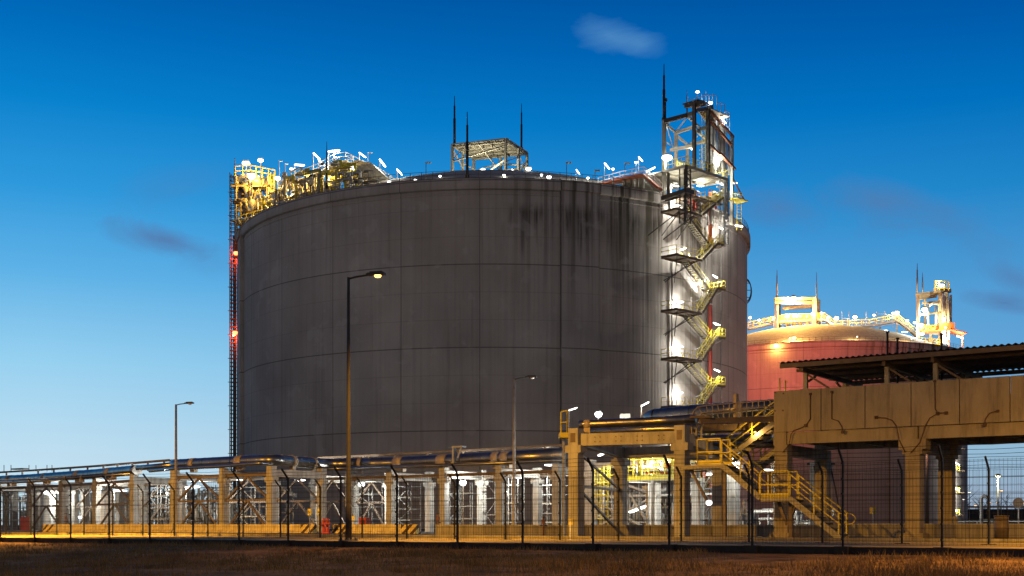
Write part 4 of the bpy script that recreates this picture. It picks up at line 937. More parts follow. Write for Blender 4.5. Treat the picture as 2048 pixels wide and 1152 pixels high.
for k in range(len(ZL)):
    zl = ZL[k]; sL0, sL1 = -8.7, -3.1
    m = MB(); c = W((sL0+sL1)/2, 42.2, zl); ax = (wt, wn, up); m.box(c-up*.05, (sL1-sL0, 2.6, .1), ax)
    for r_ in (40.95, 43.45): m.bar(W(sL0,r_,zl-.2), W(sL1,r_,zl-.2), .12, .28)
    for s_ in (-8.6,-6,-3.2): m.bar(W(s_,40.9,zl-.2), W(s_,43.4,zl-.2), .1, .2)
    part(ST, 'landing', m, 'steel_b')
    m = MB()
    if k == 0:
        for s_ in (-7.6, -4.4): m.bar(W(s_-.2,43.3,zl-.3), W(s_-3.4,40.6,zl-3.6), .13); m.bar(W(s_,43.2,zl-.3), W(s_,40.2,zl-3.0), .1)
    else:
        m.bar(W(-4.0,43.3,zl-.3), W(-8.7,41.4,zl-3.3), .12); m.bar(W(-3.4,41.5,zl-.3), W(-7.4,40.6,zl-3.2), .12); m.bar(W(-8.2,43.2,zl-.3), W(-6.2,41.2,zl-3.2), .09)
    part(ST, 'bracket', m, 'steel_d')
    m = MB(); railing(m, [W(sL1-.3,43.5,zl), W(sL0,43.5,zl), W(sL0,41,zl)], 1.1, 1.6, .03); part(ST, 'handrail', m, 'yellow' if k else 'steel_d')
    if k: pass
    zr = ZR[k]
    if zr > .5:
        m = MB(); c = W(1.25,42.2,zr); m.box(c-up*.05, (1.7,2.8,.1), ax); m.bar(W(2.1,43.5,zr-.15), W(2.1,40.9,zr-.15), .1, .26); m.bar(W(.4,43.5,zr-.15), W(2.1,43.5,zr-.15), .1, .26); part(ST, 'landing', m, 'steel_b')
        m = MB(); railing(m, [W(.6,43.55,zr), W(2.1,43.55,zr), W(2.1,40.9,zr)], 1.15, .7, .035); m.bar(W(.4,43.57,zr+.12), W(2.1,43.57,zr+.12), .03, .2); part(ST, 'handrail', m, 'yellow')
        m = MB(); m.bar(W(2.0,43.3,zr-.2), W(.2,40.6,zr-2.0), .1); m.bar(W(1.0,43.3,zr-.2), W(-.6,40.4,zr-1.6), .08); part(ST, 'bracket', m, 'steel')
    tflight(W(.5,40.95,max(.05,zr)), W(-4.4,40.95,zl), wn*1.05, 15)
    if k+1 < len(ZL): tflight(W(-3.0,42.5,ZL[k+1]), W(.5,42.5,zr), wn*1.0, 12)
tflight(W(-3.0,42.5,42.1), W(1.6,42.5,45.3), wn*1.0, 13)
m = MB(); m.box(W(2.2,42.3,45.25), (1.8,2.8,.1), ax); part(ST, 'landing', m, 'steel_b'); m = MB(); railing(m, [W(1.3,43.6,45.3), W(3.0,43.6,45.3), W(3.0,41,45.3)], 1.1, .7, .035); part(ST, 'handrail', m, 'yellow')
m = MB()                                           # lattice posts
def lattice(m, base, w_, z0, z1, st=.9):
    pts = [base, base+wt*w_, base+wt*w_+wn*-w_, base-wn*w_]
    for p in pts: m.bar(Vector((p.x,p.y,z0)), Vector((p.x,p.y,z1)), .14)
    z = z0; k = 0
    while z < z1-.1:
        a_, b_ = (pts[0], pts[1]) if k % 2 else (pts[1], pts[0]); m.bar(Vector((a_.x,a_.y,z)), Vector((b_.x,b_.y,min(z1,z+st))), .07)
        a_, b_ = (pts[1], pts[2]) if k % 2 else (pts[2], pts[1]); m.bar(Vector((a_.x,a_.y,z)), Vector((b_.x,b_.y,min(z1,z+st))), .07)
        m.bar(Vector((pts[0].x,pts[0].y,z)), Vector((pts[1].x,pts[1].y,z)), .08); z += st; k += 1
lattice(m, W(-7.6,44.2,0), 1.0, 40.2, 47.6); part(ST, 'lattice_post', m, 'steel_d'); m = MB(); lattice(m, W(.9,44.3,0), .8, 38.6, 47.6); part(ST, 'lattice_post', m, 'steel')
m = MB(); p = TS(1344,700,.25); m.tube([Vector((p.x,p.y,2)), Vector((p.x,p.y,36.2))], .1, 8); part(ST, 'conduit', m, 'steel_d')
m = MB()
for px in (1402,1412,1442): q = TS(px,700,.12); m.tube([Vector((q.x,q.y,2)), Vector((q.x,q.y,42))], .06, 6)
part(ST, 'conduit', m, 'steel')

# ------------------------------------------------------------------ pump tower above the rim
PT = thing('pump_tower', 'tall steel frame tower full of pipes above the right rim of the big tank', 'steel tower', tuple(W(-3,42,45)))
zd = 47.75; m = MB(); m.box(W(-3,42.4,zd-.06), (9.5,3.9,.12), ax)
for r_ in (40.5,44.3): m.bar(W(-7.75,r_,zd-.2), W(1.75,r_,zd-.2), .16, .34)
for s_ in (-7.7,-5,-2.3,.2,1.7): m.bar(W(s_,40.5,zd-.22), W(s_,44.3,zd-.22), .12, .28)
part(PT, 'deck', m, 'frame'); m = MB(); m.box(W(-4,36.5,zd-.2), (8,7.8,.12), ax); part(PT, 'inner_deck', m, 'frame')
m = MB(); railing(m, [W(-7.7,40.6,zd), W(-7.7,44.25,zd), W(1.7,44.25,zd), W(1.7,40.6,zd)], 1.1, .8, .03); railing(m, [W(-6.5,42,zd), W(-1,42,zd)], 1.2, .5, .05); part(PT, 'railing', m, 'yellow')
def pcol(px, y0, y1, r, w_=.35, mt='steel_d'):
    m = MB(); a_ = GP(px,y0,r); b_ = GP(px,y1,r); m.ibeam(a_, b_, w_, w_, .06); part(PT, 'column', m, mt)
for px, y0, y1, r, w_, mt in ((1328,240,398,40.5,.42,'frame'),(1336.5,345,398,41.3,.28,'steel_d'),(1352,262,336,38.4,.38,'frame'),(1375,288,350,36.5,.34,'frame'),(1388.5,206,335,44.3,.42,'steel_d'),(1416,216,350,43.6,.5,'steel_d'),
                              (1372.5,330,382,44.3,.3,'steel_d'),(1454,350,440,44.2,.3,'steel'),(1464,272,450,42.5,.36,'frame'),(1439,236,345,41.5,.3,'frame'),(1451,255,350,41.0,.26,'steel')):
    pcol(px,y0,y1,r,w_,mt)
def pb(lst, w_, mt, nm='beam'):
    m = MB()
    for (x0,y0,r0,x1,y1,r1) in lst: m.bar(GP(x0,y0,r0), GP(x1,y1,r1), w_, w_*1.25)
    part(PT, nm, m, mt)
pb([(1327,243,40.5,1376,230,42.8),(1376,230,42.8,1390,226,44.2),(1370,212,42.8,1408,205,45.5),(1390,222,44.3,1424,214,43),(1324,397,40.5,1371,381,44.3),(1371,381,44.3,1386,385,44.2),(1330,400,40.3,1384,384,43.8)], .42, 'steel_d')
pb([(1350,266,38.4,1388,254,42),(1374,292,36.5,1414,281,40),(1392,262,43,1420,252,42),(1340,300,39,1388,292,42)], .32, 'frame')
pb([(1331,247,40.5,1350,264,38.4),(1350,268,38.4,1375,290,36.5),(1376,233,42.8,1400,256,41),(1388,258,42,1412,278,40),(1335,246,40.5,1340,241,40.8),(1392,218,44,1411,236,42),(1340,240,40.5,1376,232,42.5)], .24, 'frame', 'knee_brace')
pb([(1332,248,40.6,1348,300,38.5),(1350,265,38.4,1372,238,42),(1377,290,36.6,1395,272,40),(1334,285,40,1342,292,39)], .12, 'steel', 'tie_rod')
pb([(1418,219,43.6,1467,274,42.5),(1420,290,43.6,1440,310,42.5),(1440,306,43,1470,338,42.5),(1420,240,43,1463,290,42.5),(1443,312,42.8,1468,336,42.4)], .26, 'wood', 'side_beam')
m = MB()
for px, y0, y1, r, rad in ((1424,228,348,42.5,.28),(1431,236,345,42,.2),(1444,252,348,41.6,.3),(1447,262,350,41.2,.22),(1457,280,350,41,.2),(1437,245,345,42.6,.18)):
    m.tube([GP(px,y0,r), GP(px,(y0+y1)/2,r), GP(px,y1,r)], rad, 10)
part(PT, 'riser_pipe', m, 'steel')
m = MB()
for i in range(14): y = 232+i*8; m.bar(GP(1404,y,43), GP(1411,y-1,43.1), .07)
m.bar(GP(1404,228,43), GP(1404,345,43), .09); m.bar(GP(1411,226,43.1), GP(1411,345,43.1), .09)
for y in (300,308,316,324): m.bar(GP(1399,y,43.4), GP(1414,y-1,43.2), .07)
part(PT, 'ladder', m, 'yellow')
m = MB()                                           # lower pipe work between roof and deck
rr = random.Random(4)
for _ in range(26):
    s_, r_ = rr.uniform(-6.5,2.5), rr.uniform(39.5,43); z = rr.uniform(43,47.2); rad = rr.uniform(.08,.22)
    if rr.random() < .5: m.tube([W(s_,r_,41.5+rr.uniform(0,2)), W(s_,r_,z), W(s_+.1,r_,z+.1), W(s_+rr.uniform(.5,2),r_,z+.1)], rad, 8)
    else: m.tube([W(s_,r_,z), W(s_+rr.uniform(.8,2.5),r_,z)], rad, 8)
part(PT, 'lower_pipework', m, 'steel')
m = MB()
for _ in range(7): s_, r_ = rr.uniform(-4,2.5), rr.uniform(40.5,43); z = rr.uniform(44,46.8); m.tube([W(s_,r_,z-rr.uniform(.5,2)), W(s_,r_,z), W(s_+.8,r_,z)], .17, 8)
part(PT, 'red_pipework', m, 'red')
m = MB()
for s_ in (-5,-2.5,0,2): railing(m, [W(s_,40.5,44.2), W(s_,43.6,44.2)], 1.1, .7, .04)
railing(m, [W(-7,43.4,44.2), W(-4.6,43.4,44.2)], 1.1, .7, .04); railing(m, [W(-2,43.8,44.6), W(2.4,43.8,44.6)], 1.1, .7, .04); part(PT, 'lower_railing', m, 'yellow')
m = MB(); m.box(W(-3,42,44.2), (8.5,3.4,.12), ax); part(PT, 'lower_deck', m, 'steel_b')
m = MB()                                           # top platforms and masts of the side box
for px, y0, y1 in ((1412,182,206),(1418,190,216),(1425,188,222),(1433,192,232),(1441,206,238),(1449,208,250),(1454,222,262),(1459,225,266),(1404,188,204)):
    m.bar(GP(px,y0,42.8), GP(px,y1,42.8), .07)
m.bar(GP(1406,190,42.8), GP(1433,191,42.8), .06); m.bar(GP(1434,207,42.8), GP(1449,208,42.8), .06); m.bar(GP(1449,222,42.8), GP(1460,226,42.8), .06)
for y in (196,204): m.bar(GP(1376,y+2,43.5), GP(1410,y-3,43.5), .06)
part(PT, 'top_railing', m, 'steel')
m = MB(); m.box((GP(1418,218,43)+GP(1440,240,43))/2, (4.2,2.2,.1), ax); m.box(GP(1392,208,43.6), (2.6,2.6,.12), ax); part(PT, 'top_deck', m, 'steel_b')
m = MB(); m.box(GP(1475,401,42.8), (2.6,1.8,.14), ax); railing(m, [GP(1466,400,43.2), GP(1484,403,42.6)], 1.2, .7, .03); railing(m, [GP(1466,404,40.2), GP(1484,406,41.6)], 1.2, .7, .03)
for k in range(9): m.bar(GP(1474,406+k*6,42), GP(1483,407+k*6,42), .05)
m.bar(GP(1474,400,42), GP(1474,462,42), .07); m.bar(GP(1483,400,42), GP(1483,462,42), .07); part(PT, 'side_platform', m, 'yellow')
pb([(1463,352,42,1490,404,41),(1464,398,42,1488,404,41)], .16, 'wood', 'side_beam')
# masts
def rod(px, yt, yb, Y, r, lb, T_=None, m_='black'):
    m = MB(); g_ = G(px,Y); z0, z1 = EYE+(HY-yb)/F*Y, EYE+(HY-yt)/F*Y; zm = z0+(z1-z0)*.55
    m.tube([V(g_,z0), V(g_,zm), V(g_,zm+.02), V(g_,z0+(z1-z0)*.8), V(g_,z0+(z1-z0)*.8+.02), V(g_,z1)], [r,r,r*.7,r*.7,r*.4,r*.25], 8); m.tube([V(g_,z0), V(g_,z0+.4)], r*1.6, 8)
    return single('lightning_rod', lb, 'lightning rod', m, m_, (*g_,z0), 'lightning rods')
rod(909,192,292,188,.2,'tallest dark lightning rod above the left corner of the flat roof frame'); rod(934.5,224,356,158.5,.2,'thick dark lightning rod rising in front of the flat roof frame')
rod(1043,207,300,191,.16,'slim dark lightning rod above the right side of the flat roof frame'); rod(1328,128,242,163,.2,'very tall lightning rod on the left column of the pump tower')
rod(1374,180,236,163,.1,'thin short lightning rod beside the top of the pump tower'); rod(653.5,283,378,165.5,.13,'dark lightning rod rising from the left roof pipes')
rod(1554,540,597,326,.22,'left lightning rod on the glowing frame of the far tank',m_='steel'); rod(1633,545,650,322,.22,'right lightning rod on the glowing frame of the far tank',m_='steel')
rod(1834.5,527,590,330,.26,'taller lightning rod on the far lit tower',m_='steel'); rod(1845,545,590,331,.2,'shorter lightning rod on the far lit tower',m_='steel')
m = MB(); g_ = G(1331.5,163); m.tube([V(g_,54.3), V(g_,57)], .06, 6); m.tube([V(g_,57), V(g_,57.15), V(g_,57.4), V(g_,57.5)], [.1,.22,.22,.08], 10); single('signal_horn','small dark round device on a stalk beside the very tall rod','horn', m,'black',(*g_,54.3))

# ------------------------------------------------------------------ flat roof frame on the dome
T = thing('roof_frame', 'pale steel frame with a flat deck standing on top of the big tank', 'steel frame', (-3.6,190,52))
zc_ = 59.0; pn, pL, pR = Vector((-.79,185,zc_)), Vector((-9.35,187.9,zc_)), Vector((2.45,191.9,zc_)); pK = pL+pR-pn; ue, ve = (pL-pn).normalized(), (pR-pn).normalized()
m = MB(); m.quad(pn,pR,pK,pL); m.quad(*[p+up*.12 for p in (pL,pK,pR,pn)])
for a_, b_ in ((pn,pL),(pn,pR),(pR,pK),(pK,pL)): m.bar(a_+up*.06, b_+up*.06, .14, .2)
part(T, 'deck', m, 'frame'); m = MB()
for f in (.02,.33,.66,.98): m.bar(pn.lerp(pL,f)-up*.22, pR.lerp(pK,f)-up*.22, .14, .34)
for f in (.02,.25,.5,.75,.98): m.bar(pn.lerp(pR,f)-up*.24, pL.lerp(pK,f)-up*.24, .12, .3)
for i in range(9): f = (i+.5)/9; c = pn.lerp(pL,f); m.bar(c-up*.3, c+up*.15, .1)
part(T, 'joist', m, 'frame')
for p in (pn.lerp(pL,.02), pL.lerp(pn,.02), pn.lerp(pR,.55), pR.lerp(pn,.03), pK, pL.lerp(pK,.5), pK.lerp(pR,.5)):
    m = MB(); zb = domez(T1,p.x,p.y)-.1; m.ibeam(Vector((p.x,p.y,zb)), Vector((p.x,p.y,zc_-.1)), .34, .34, .06); part(T, 'column', m, 'frame')
m = MB(); dn = up*-2.6
m.bar(pL+dn*1.0, pn+dn*.35, .2); m.bar(pL+dn*.9, pL.lerp(pn,.3)+dn*.1, .14); m.bar(pL.lerp(pK,.0)+dn*.1, pL.lerp(pK,.5)+dn*1.0, .16); m.bar(pK+dn*1.5, pn+dn*1.15, .2); m.bar(pL.lerp(pK,.5)+dn*.7, pK.lerp(pR,.4)+dn*1.6, .2)
m.bar(pR+dn*.4, pn.lerp(pR,.55)+dn*1.6, .14); m.bar(pn.lerp(pR,.55)+dn*.3, pR+dn*1.6, .12); m.bar(pn+dn*1.3, pn.lerp(pR,.55)+dn*.6, .14); m.bar(pK+dn*1.0, pR+dn*.9, .24); m.bar(pK.lerp(pR,.5)+dn*1.0, pL.lerp(pn,.5)+dn*.15, .16)
part(T, 'brace', m, 'frame'); m = MB()
arc = [pK.lerp(pR,t_)+dn*(.85-.3*math.sin(t_*math.pi)) for t_ in [i/10 for i in range(11)]]; m.tube(arc, .16, 8); part(T, 'curved_pipe', m, 'steel')
T = thing('roof_valve_group', 'small lit yellowish valves under the flat roof frame', 'valves', (-3,172,46)); m = MB()
for px in (925,948,978,982,1005,1030,1048): p = G(px,172); m.tube([V(p,44.6), V(p,48.6+.0), V(p,49.0)], [.3,.3,.5], 10); m.tube([V(p,49.0), V(p,49.3)], .55, 12)
part(T, 'valve', m, 'pipew')

# ------------------------------------------------------------------ left roof pipe work and risers
T = thing('roof_walkway', 'white lit walkway climbing over the left of the tank roof', 'walkway', tuple(pol(T1,-50,36,47))); m = MB(); md = MB()
path = [P(556,378,186), P(600,356,184), P(640,340,182), P(668,322,181), P(692,318,181)]; path2 = [P(692,318,181), P(722,334,180), P(757,350,179), P(792,374,176)]
for pp in (path, path2):
    railing(m, [p-up*.1 for p in pp], 1.15, 1.5, .045)
    railing(m, [p-up*.1+Vector((.6,1.6,0)) for p in pp], 1.15, 1.5, .045)
    for a_, b_ in zip(pp, pp[1:]): md.bar(a_-up*.2+Vector((.3,.8,0)), b_-up*.2+Vector((.3,.8,0)), 1.7, .2)
for p in path+path2: md.bar(Vector((p.x,p.y+.8,44.8)), p+Vector((.3,.8,-.2)), .25)
part(T, 'railing', m, 'steel'); part(T, 'deck', md, 'frame')
T = thing('pipe_cover', 'large grey green sloped pipe housing on the left of the roof', 'housing', tuple(P(730,370,176))); m = MB()
out = [(691,333),(716,321),(742,325),(770,352),(792,374),(690,386)]; fr = [P(x,y,174.5) for x, y in out]; bk = [p+Vector((1.2,4.5,0)) for p in fr]
m.quad(*fr); m.quad(*bk[::-1]); [m.quad(fr[i], bk[i], bk[(i+1)%6], fr[(i+1)%6]) for i in range(6)]; part(T, 'shell', m, 'frame')
m = MB(); [m.bar(P(x,y,174.3), P(x2,y2,174.3), .25) for x,y,x2,y2 in ((700,345,735,352),(735,352,772,366),(712,335,705,380),(734,352,732,383),(757,358,756,380),(690,333,716,321))]; m.tube([P(664,340,174), P(690,345,174), P(704,350,174), P(716,357,173.8), P(722,352,173.5)], .2, 8); part(T, 'ribs', m, 'frame')
m = MB(); m.tube([P(655,368,173), P(690,352,173), P(712,344,173.2)], .55, 12); m.tube([P(655,352,176), P(700,330,176)], .45, 12); part(T, 'branch_pipe', m, 'yellow')
T = thing('roof_drum', 'dark upright drum standing on the left rim of the big tank', 'drum', tuple(P(626,383,171))); m = MB(); a_ = P(626,384,171); m.tube([a_, Vector((a_.x,a_.y,P(0,354,171).z)), Vector((a_.x,a_.y,P(0,350,171).z))], [.66,.66,.4], 18); m.tube([a_+up*1.0, a_+up*1.15], .72, 18); part(T, 'shell', m, 'black')
m = MB(); a_ = P(570,392,173)
T = thing('roof_vent', 'pale finned vent stack near the glowing corner of the roof', 'vent', tuple(a_)); m.tube([a_, a_+up*2.6, a_+up*2.6, a_+up*2.9, a_+up*2.9, a_+up*3.3], [.25,.25,.45,.45,.3,.3], 12); part(T, 'stack', m, 'pipew')
rr = random.Random(9)
T = thing('roof_pipework', 'dense tangle of yellow lit pipes and valves along the left rim', 'pipework', tuple(pol(T1,-50,37,45)))
for gi, (nm, mt, cnt) in enumerate((('pipework','pipew',110),('supports','frame',90),('valves','yellow',60))):
    m = MB()
    for _ in range(cnt):
        a_ = rr.uniform(-69,-29); r_ = rr.uniform(34,39.3); hmax = 3.0+1.9*math.sin((a_+70)/45*math.pi*.9); z = 45+rr.uniform(.2,1)*max(.8,hmax); k = rr.random(); rad = rr.uniform(.06,.26)
        p = pol(T1,a_,r_,z)
        if k < .4: q = pol(T1,a_+rr.uniform(1.5,5),r_+rr.uniform(-.4,.4),z); m.tube([p, q, q-up*.15, q-up*rr.uniform(.4,1.2)], rad, 8)
        elif k < .8: m.tube([pol(T1,a_,r_,44.6), p], rad*.8, 8)
        else: m.tube([p, p+up*.25], rad*2.2, 12); m.bar(p, p+up*.8, .06)
    part(T, nm, m, mt)
T = thing('riser_pipes', 'big yellow lit slanting riser pipes at the left corner of the tank roof', 'pipes', tuple(P(500,440,189))); m = MB()
def pp_(lst, Y, r, n=14): m.tube([P(x,y,Y) for x, y in lst], r, n)
pp_([(470,366,),(490,360),(512,362),(545,372)], 189, 1.0); part(T, 'header', m, 'pipew'); m = MB()
pp_([(488,362),(500,392),(517,440)], 188, .62); part(T, 'riser', m, 'pipew'); m = MB(); pp_([(503,362),(520,400),(527,432)], 190, .75); part(T, 'riser', m, 'pipew'); m = MB()
pp_([(540,352),(543,400),(540,438)], 186, .45); part(T, 'riser', m, 'pipew'); m = MB(); pp_([(482,370),(484,404),(494,432)], 191, .8); part(T, 'riser', m, 'pipew')
m = MB()
for x,y,x2,y2 in ((518,398,522,428),(487,398,500,425),(535,352,535,440),(549,346,549,440),(472,352,472,480),(481,400,481,480),(470,400,500,398),(470,420,505,424),(465,440,520,446),(463,372,500,372),(500,372,548,372)): m.bar(P(x,y,187.5), P(x2,y2,187.5), .26)
part(T, 'steelwork', m, 'frame'); m = MB(); mg = MB(); rr = random.Random(17)
for _ in range(90):
    x = rr.uniform(472, 558); y = rr.uniform(352+max(0,(x-530))*.6, 478-(x-478)*.72); Y = rr.uniform(184,190); r_ = rr.uniform(.06,.24); k = rr.random(); q = mg if rr.random() < .5 else m; a_ = P(x,y,Y)
    if k < .45: q.tube([a_, P(x+rr.uniform(8,24),y+rr.uniform(-3,3),Y)], r_, 7)
    elif k < .85: q.tube([a_, P(x+rr.uniform(-3,3),y+rr.uniform(8,24),Y)], r_, 7)
    else: q.tube([a_, a_+up*.3], r_*2.4, 10)
part(T, 'small_pipes', m, 'steel_b'); part(T, 'branch_pipes', mg, 'frame'); m = MB()
for i in range(12): y = 352+i*8; m.bar(P(541,y,185.5), P(548,y,185.5), .1)
m.bar(P(541,345,185.5), P(541,445,185.5), .12); m.bar(P(548,345,185.5), P(548,445,185.5), .12)
for x0,y0,x1,y1 in ((470,352,500,350),(500,350,550,360),(478,452,520,440),(520,440,560,418),(486,478,505,455),(505,455,560,418)): railing(m, [P(x0,y0,186), P(x1,y1,186)], 1.5, 1.0, .06)
railing(m, [P(524,418,184), P(538,412,184), P(538,430,184)], 1.6, .6, .06); part(T, 'ladder_and_railing', m, 'yellow')
m = MB(); m.bar(P(466,375,189), P(550,376,189), 3, .2); m.bar(P(470,445,189), P(520,445,188), 2.5, .2); part(T, 'deck', m, 'steel_b')
for px, py, lb in ((472,500,'upper red panel box beside the ladder tower'),): 
    m = MB(); m.box(P(px,py,189.5), (.9,.4,2.6)); single('control_box', lb, 'box', m, 'orange', tuple(P(px,py,189.5)))

# ------------------------------------------------------------------ red gangway on the right roof
T = thing('roof_gangway', 'red edged gangway with white rails at the right of the tank roof', 'walkway', tuple(P(1250,370,162))); m = MB(); r1 = [P(1196,372,166), P(1240,360,164), P(1288,350,162), P(1320,378,160.5)]
for a_, b_ in zip(r1, r1[1:]): m.bar(a_, b_, 1.2, .3)
part(T, 'edge_beam', m, 'orange'); m = MB(); railing(m, r1, 1.1, 1.6, .035); railing(m, [p+Vector((.5,1.4,0)) for p in r1], 1.1, 1.6, .035); part(T, 'railing', m, 'white')
m = MB(); [m.bar(Vector((p.x,p.y+.3,44.5)), p+Vector((0,.3,0)), .14) for p in [r1[0].lerp(r1[2],f) for f in (.3,.55,.8,1)]]; m.bar(r1[2]-up*.4, r1[3]-up*.5, .12); part(T, 'support', m, 'steel')
m = MB()
for x in (1250,1262,1275,1285): p = G(x,161.5); m.tube([V(p,45), V(p,46.2), V(p,46.25)], [.1,.1,.2], 8)
part(T, 'valve', m, 'steel_b')
# ------------------------------------------------------------------ far tank equipment
def FP(px, py, Y=330): return P(px, py, Y)
T = thing('roof_frame', 'glowing yellow square frame on top of the far tank dome', 'steel frame', tuple(FP(1595,650))); m = MB()
for x, y0, Y in ((1553,597,326),(1558,600,334),(1629,596,324),(1637,603,333)): a_ = FP(x,y0,Y); m.bar(Vector((a_.x,a_.y,domez(T2,a_.x,a_.y)-.1)), a_, .75)
part(T, 'column', m, 'frame'); m = MB()
for x0,y0,Y0,x1,y1,Y1 in ((1550,598,325,1632,597,324),(1550,605,325,1632,606,324),(1556,603,334,1638,604,333),(1550,598,325,1558,603,334),(1630,597,324,1639,603,333),(1565,617,329,1626,612,329)): m.bar(FP(x0,y0,Y0), FP(x1,y1,Y1), .6, .7)
part(T, 'beam', m, 'frame'); m = MB(); m.bar(FP(1568,616,331), FP(1626,613,331), 3, .5); part(T, 'deck', m, 'frame'); m = MB()
for x in (1575,1588,1601,1615): m.tube([FP(x,654,329), FP(x,638,329), FP(x,632,329)], [.5,.5,1.0], 10); m.tube([FP(x,632,329), FP(x,629,329)], 1.0, 10)
part(T, 'valve', m, 'pipew'); m = MB(); railing(m, [FP(1550,650,327), FP(1632,645,327)], 1.4, 1.3, .08, 3); part(T, 'railing', m, 'yellow')
T = thing('roof_gangway', 'yellow lit arched gangway over the far tank roof', 'walkway', tuple(FP(1700,655))); gp = [(1496,658),(1530,650),(1552,645),(1638,640),(1650,640),(1672,655),(1740,652),(1792,642),(1800,645),(1836,674)]; pts = [FP(x,y,328-(x-1500)*.012) for x, y in gp]; m = MB(); md = MB()
for a_, b_ in zip(pts, pts[1:]): md.bar(a_, b_, 1.6, .5); md.bar(a_-up*.6, b_-up*.6, .15)
railing(m, [p+up*.3 for p in pts], 1.5, 1.8, .06); railing(m, [p+up*.3+Vector((0,1.6,0)) for p in pts], 1.5, 1.8, .06); part(T, 'deck', md, 'frame'); part(T, 'railing', m, 'yellow')
m = MB()
for x,y in ((1740,655),(1760,652),(1793,646)): p = FP(x,y,325); m.bar(Vector((p.x,p.y,domez(T2,p.x,p.y)-.1)), p, .35)
for x in (1684,1698,1732,1753,1770): p = FP(x,650,325); m.bar(p, p+up*3.6, .14)
for x0,x1,y in ((1684,1698,637),(1732,1735,634),(1753,1774,628)): m.bar(FP(x0,y,325), FP(x1,y,325), .14)
part(T, 'support', m, 'steel')
T = thing('pump_tower', 'brilliantly lit steel tower at the right rim of the far tank', 'steel tower', tuple(FP(1870,690,318))); m = MB(); Yt = 318
for x,y0,y1,w_ in ((1836,590,690,.7),(1882,580,690,1.1),(1893,585,690,.8),(1901,590,665,.6),(1862,650,700,.6),(1850,592,650,.4)): m.bar(P(x,y0,Yt+(x%3)*2), P(x,y1,Yt+(x%3)*2), w_)
part(T, 'column', m, 'frame'); m = MB()
for x0,y0,x1,y1,w_ in ((1834,591,1875,586,1.1),(1870,580,1900,582,1.0),(1838,598,1872,593,.6),(1845,606,1880,603,.5),(1838,630,1882,625,.5),(1840,655,1900,650,.6),(1842,664,1880,668,.6),(1884,600,1902,612,.5),(1884,625,1902,640,.5)): m.bar(P(x0,y0,Yt), P(x1,y1,Yt+2), w_)
part(T, 'beam', m, 'frame'); m = MB()
for x,y0,y1,r in ((1886,588,688,.35),(1890,592,688,.3),(1897,600,680,.35),(1856,610,650,.25),(1872,612,650,.3)): m.tube([P(x,y0,Yt-1), P(x,y1,Yt-1)], r, 8)
m.tube([P(1856,612,Yt), P(1866,606,Yt), P(1878,608,Yt)], .4, 8); part(T, 'pipe', m, 'pipew'); m = MB()
railing(m, [P(1870,580,Yt), P(1898,582,Yt)], 2.4, 1.2, .12, 4); railing(m, [P(1840,665,Yt), P(1890,665,Yt)], 1.8, .9, .12, 3); railing(m, [P(1836,690,Yt-4), P(1880,694,Yt-6)], 2.0, .9, .1, 3); part(T, 'railing', m, 'yellow')
m = MB(); a_, b_, c_, d_ = P(1836,678,Yt+2), P(1898,660,Yt-6), P(1927,668,Yt), P(1880,690,Yt+8); m.bar(P(1838,668,Yt), P(1900,660,Yt), 5, .3); m.bar(P(1893,660,Yt), P(1927,668.5,Yt), 5, .3); m.bar(P(1925,668,Yt), P(1925,694,Yt), .35); m.bar(P(1897,663,Yt), P(1897,700,Yt), .5); m.box(P(1890,655,Yt), (4,3,2)); part(T, 'lower_deck', m, 'orange')
# far stair tower on the far tank, seen under the bridge
ST2 = thing('stair_tower', 'far zigzag stairs on the edge of the far tank under the bridge', 'stairs', tuple(P(1900,1048,318))); Y2 = 310
m = MB(); mr = MB(); lv = [(1876,882),(1908,905),(1876,925),(1908,945),(1876,965),(1908,990),(1876,1010),(1908,1035)]
lv = [(1876,1048-176+22*k) if k % 2 == 0 else (1912,1048-176+22*k) for k in range(9)]
for k in range(1, 30):
    y0, y1 = 700+(k-1)*22, 700+k*22
    if y1 > 1046: break
    x0, x1 = (1876,1912) if k % 2 else (1912,1876); m.bar(P(x0,y0,Y2), P(x1,y1,Y2), .25, .5); m.bar(P(x0,y0,Y2+2), P(x1,y1,Y2+2), .25, .5); mr.bar(P(x0,y0-8,Y2), P(x1,y1-8,Y2), .12)
    m.box(P(x1+(6 if x1 > 1900 else -6),y1,Y2+1), (1.8,3,.3)); railing(mr, [P(x1-7,y1,Y2-.6), P(x1+7,y1,Y2-.6)], 1.3, .6, .09)
    if x1 < 1900: m.bar(P(1890,y1,Y2), P(1870,y1+16,Y2), .25)
for x in (1872,1917): m.bar(P(x,700,Y2+2), P(x,1050,Y2+2), .25)
part(ST2, 'flights', m, 'steel_b'); part(ST2, 'railing', mr, 'yellow')

# unseen mast added to cast red and orange light on both tanks
T = thing('added_mast', 'added unseen mast with orange red floodlights between the two tanks', 'added light mast', (40,240,0)); m = MB(); m.tube([(40,240,0),(40,240,38)], [.5,.25], 12); part(T, 'pole', m, 'pole')
m = MB(); m.box((40,240,38), (3,1,.8)); hd = part(T, 'lamp_head', m, 'steel'); m = MB(); m.box((40.6,240.7,38), (2,.3,.6)); part(hd, 'lens', m, 'e_red'); spot(T, (42.,242.,38.5), (24,62,10), 225000, (1,.15,.10), 62, .8); light(T, (42,242,38.5), 26000, (1,.3,.08), .8)

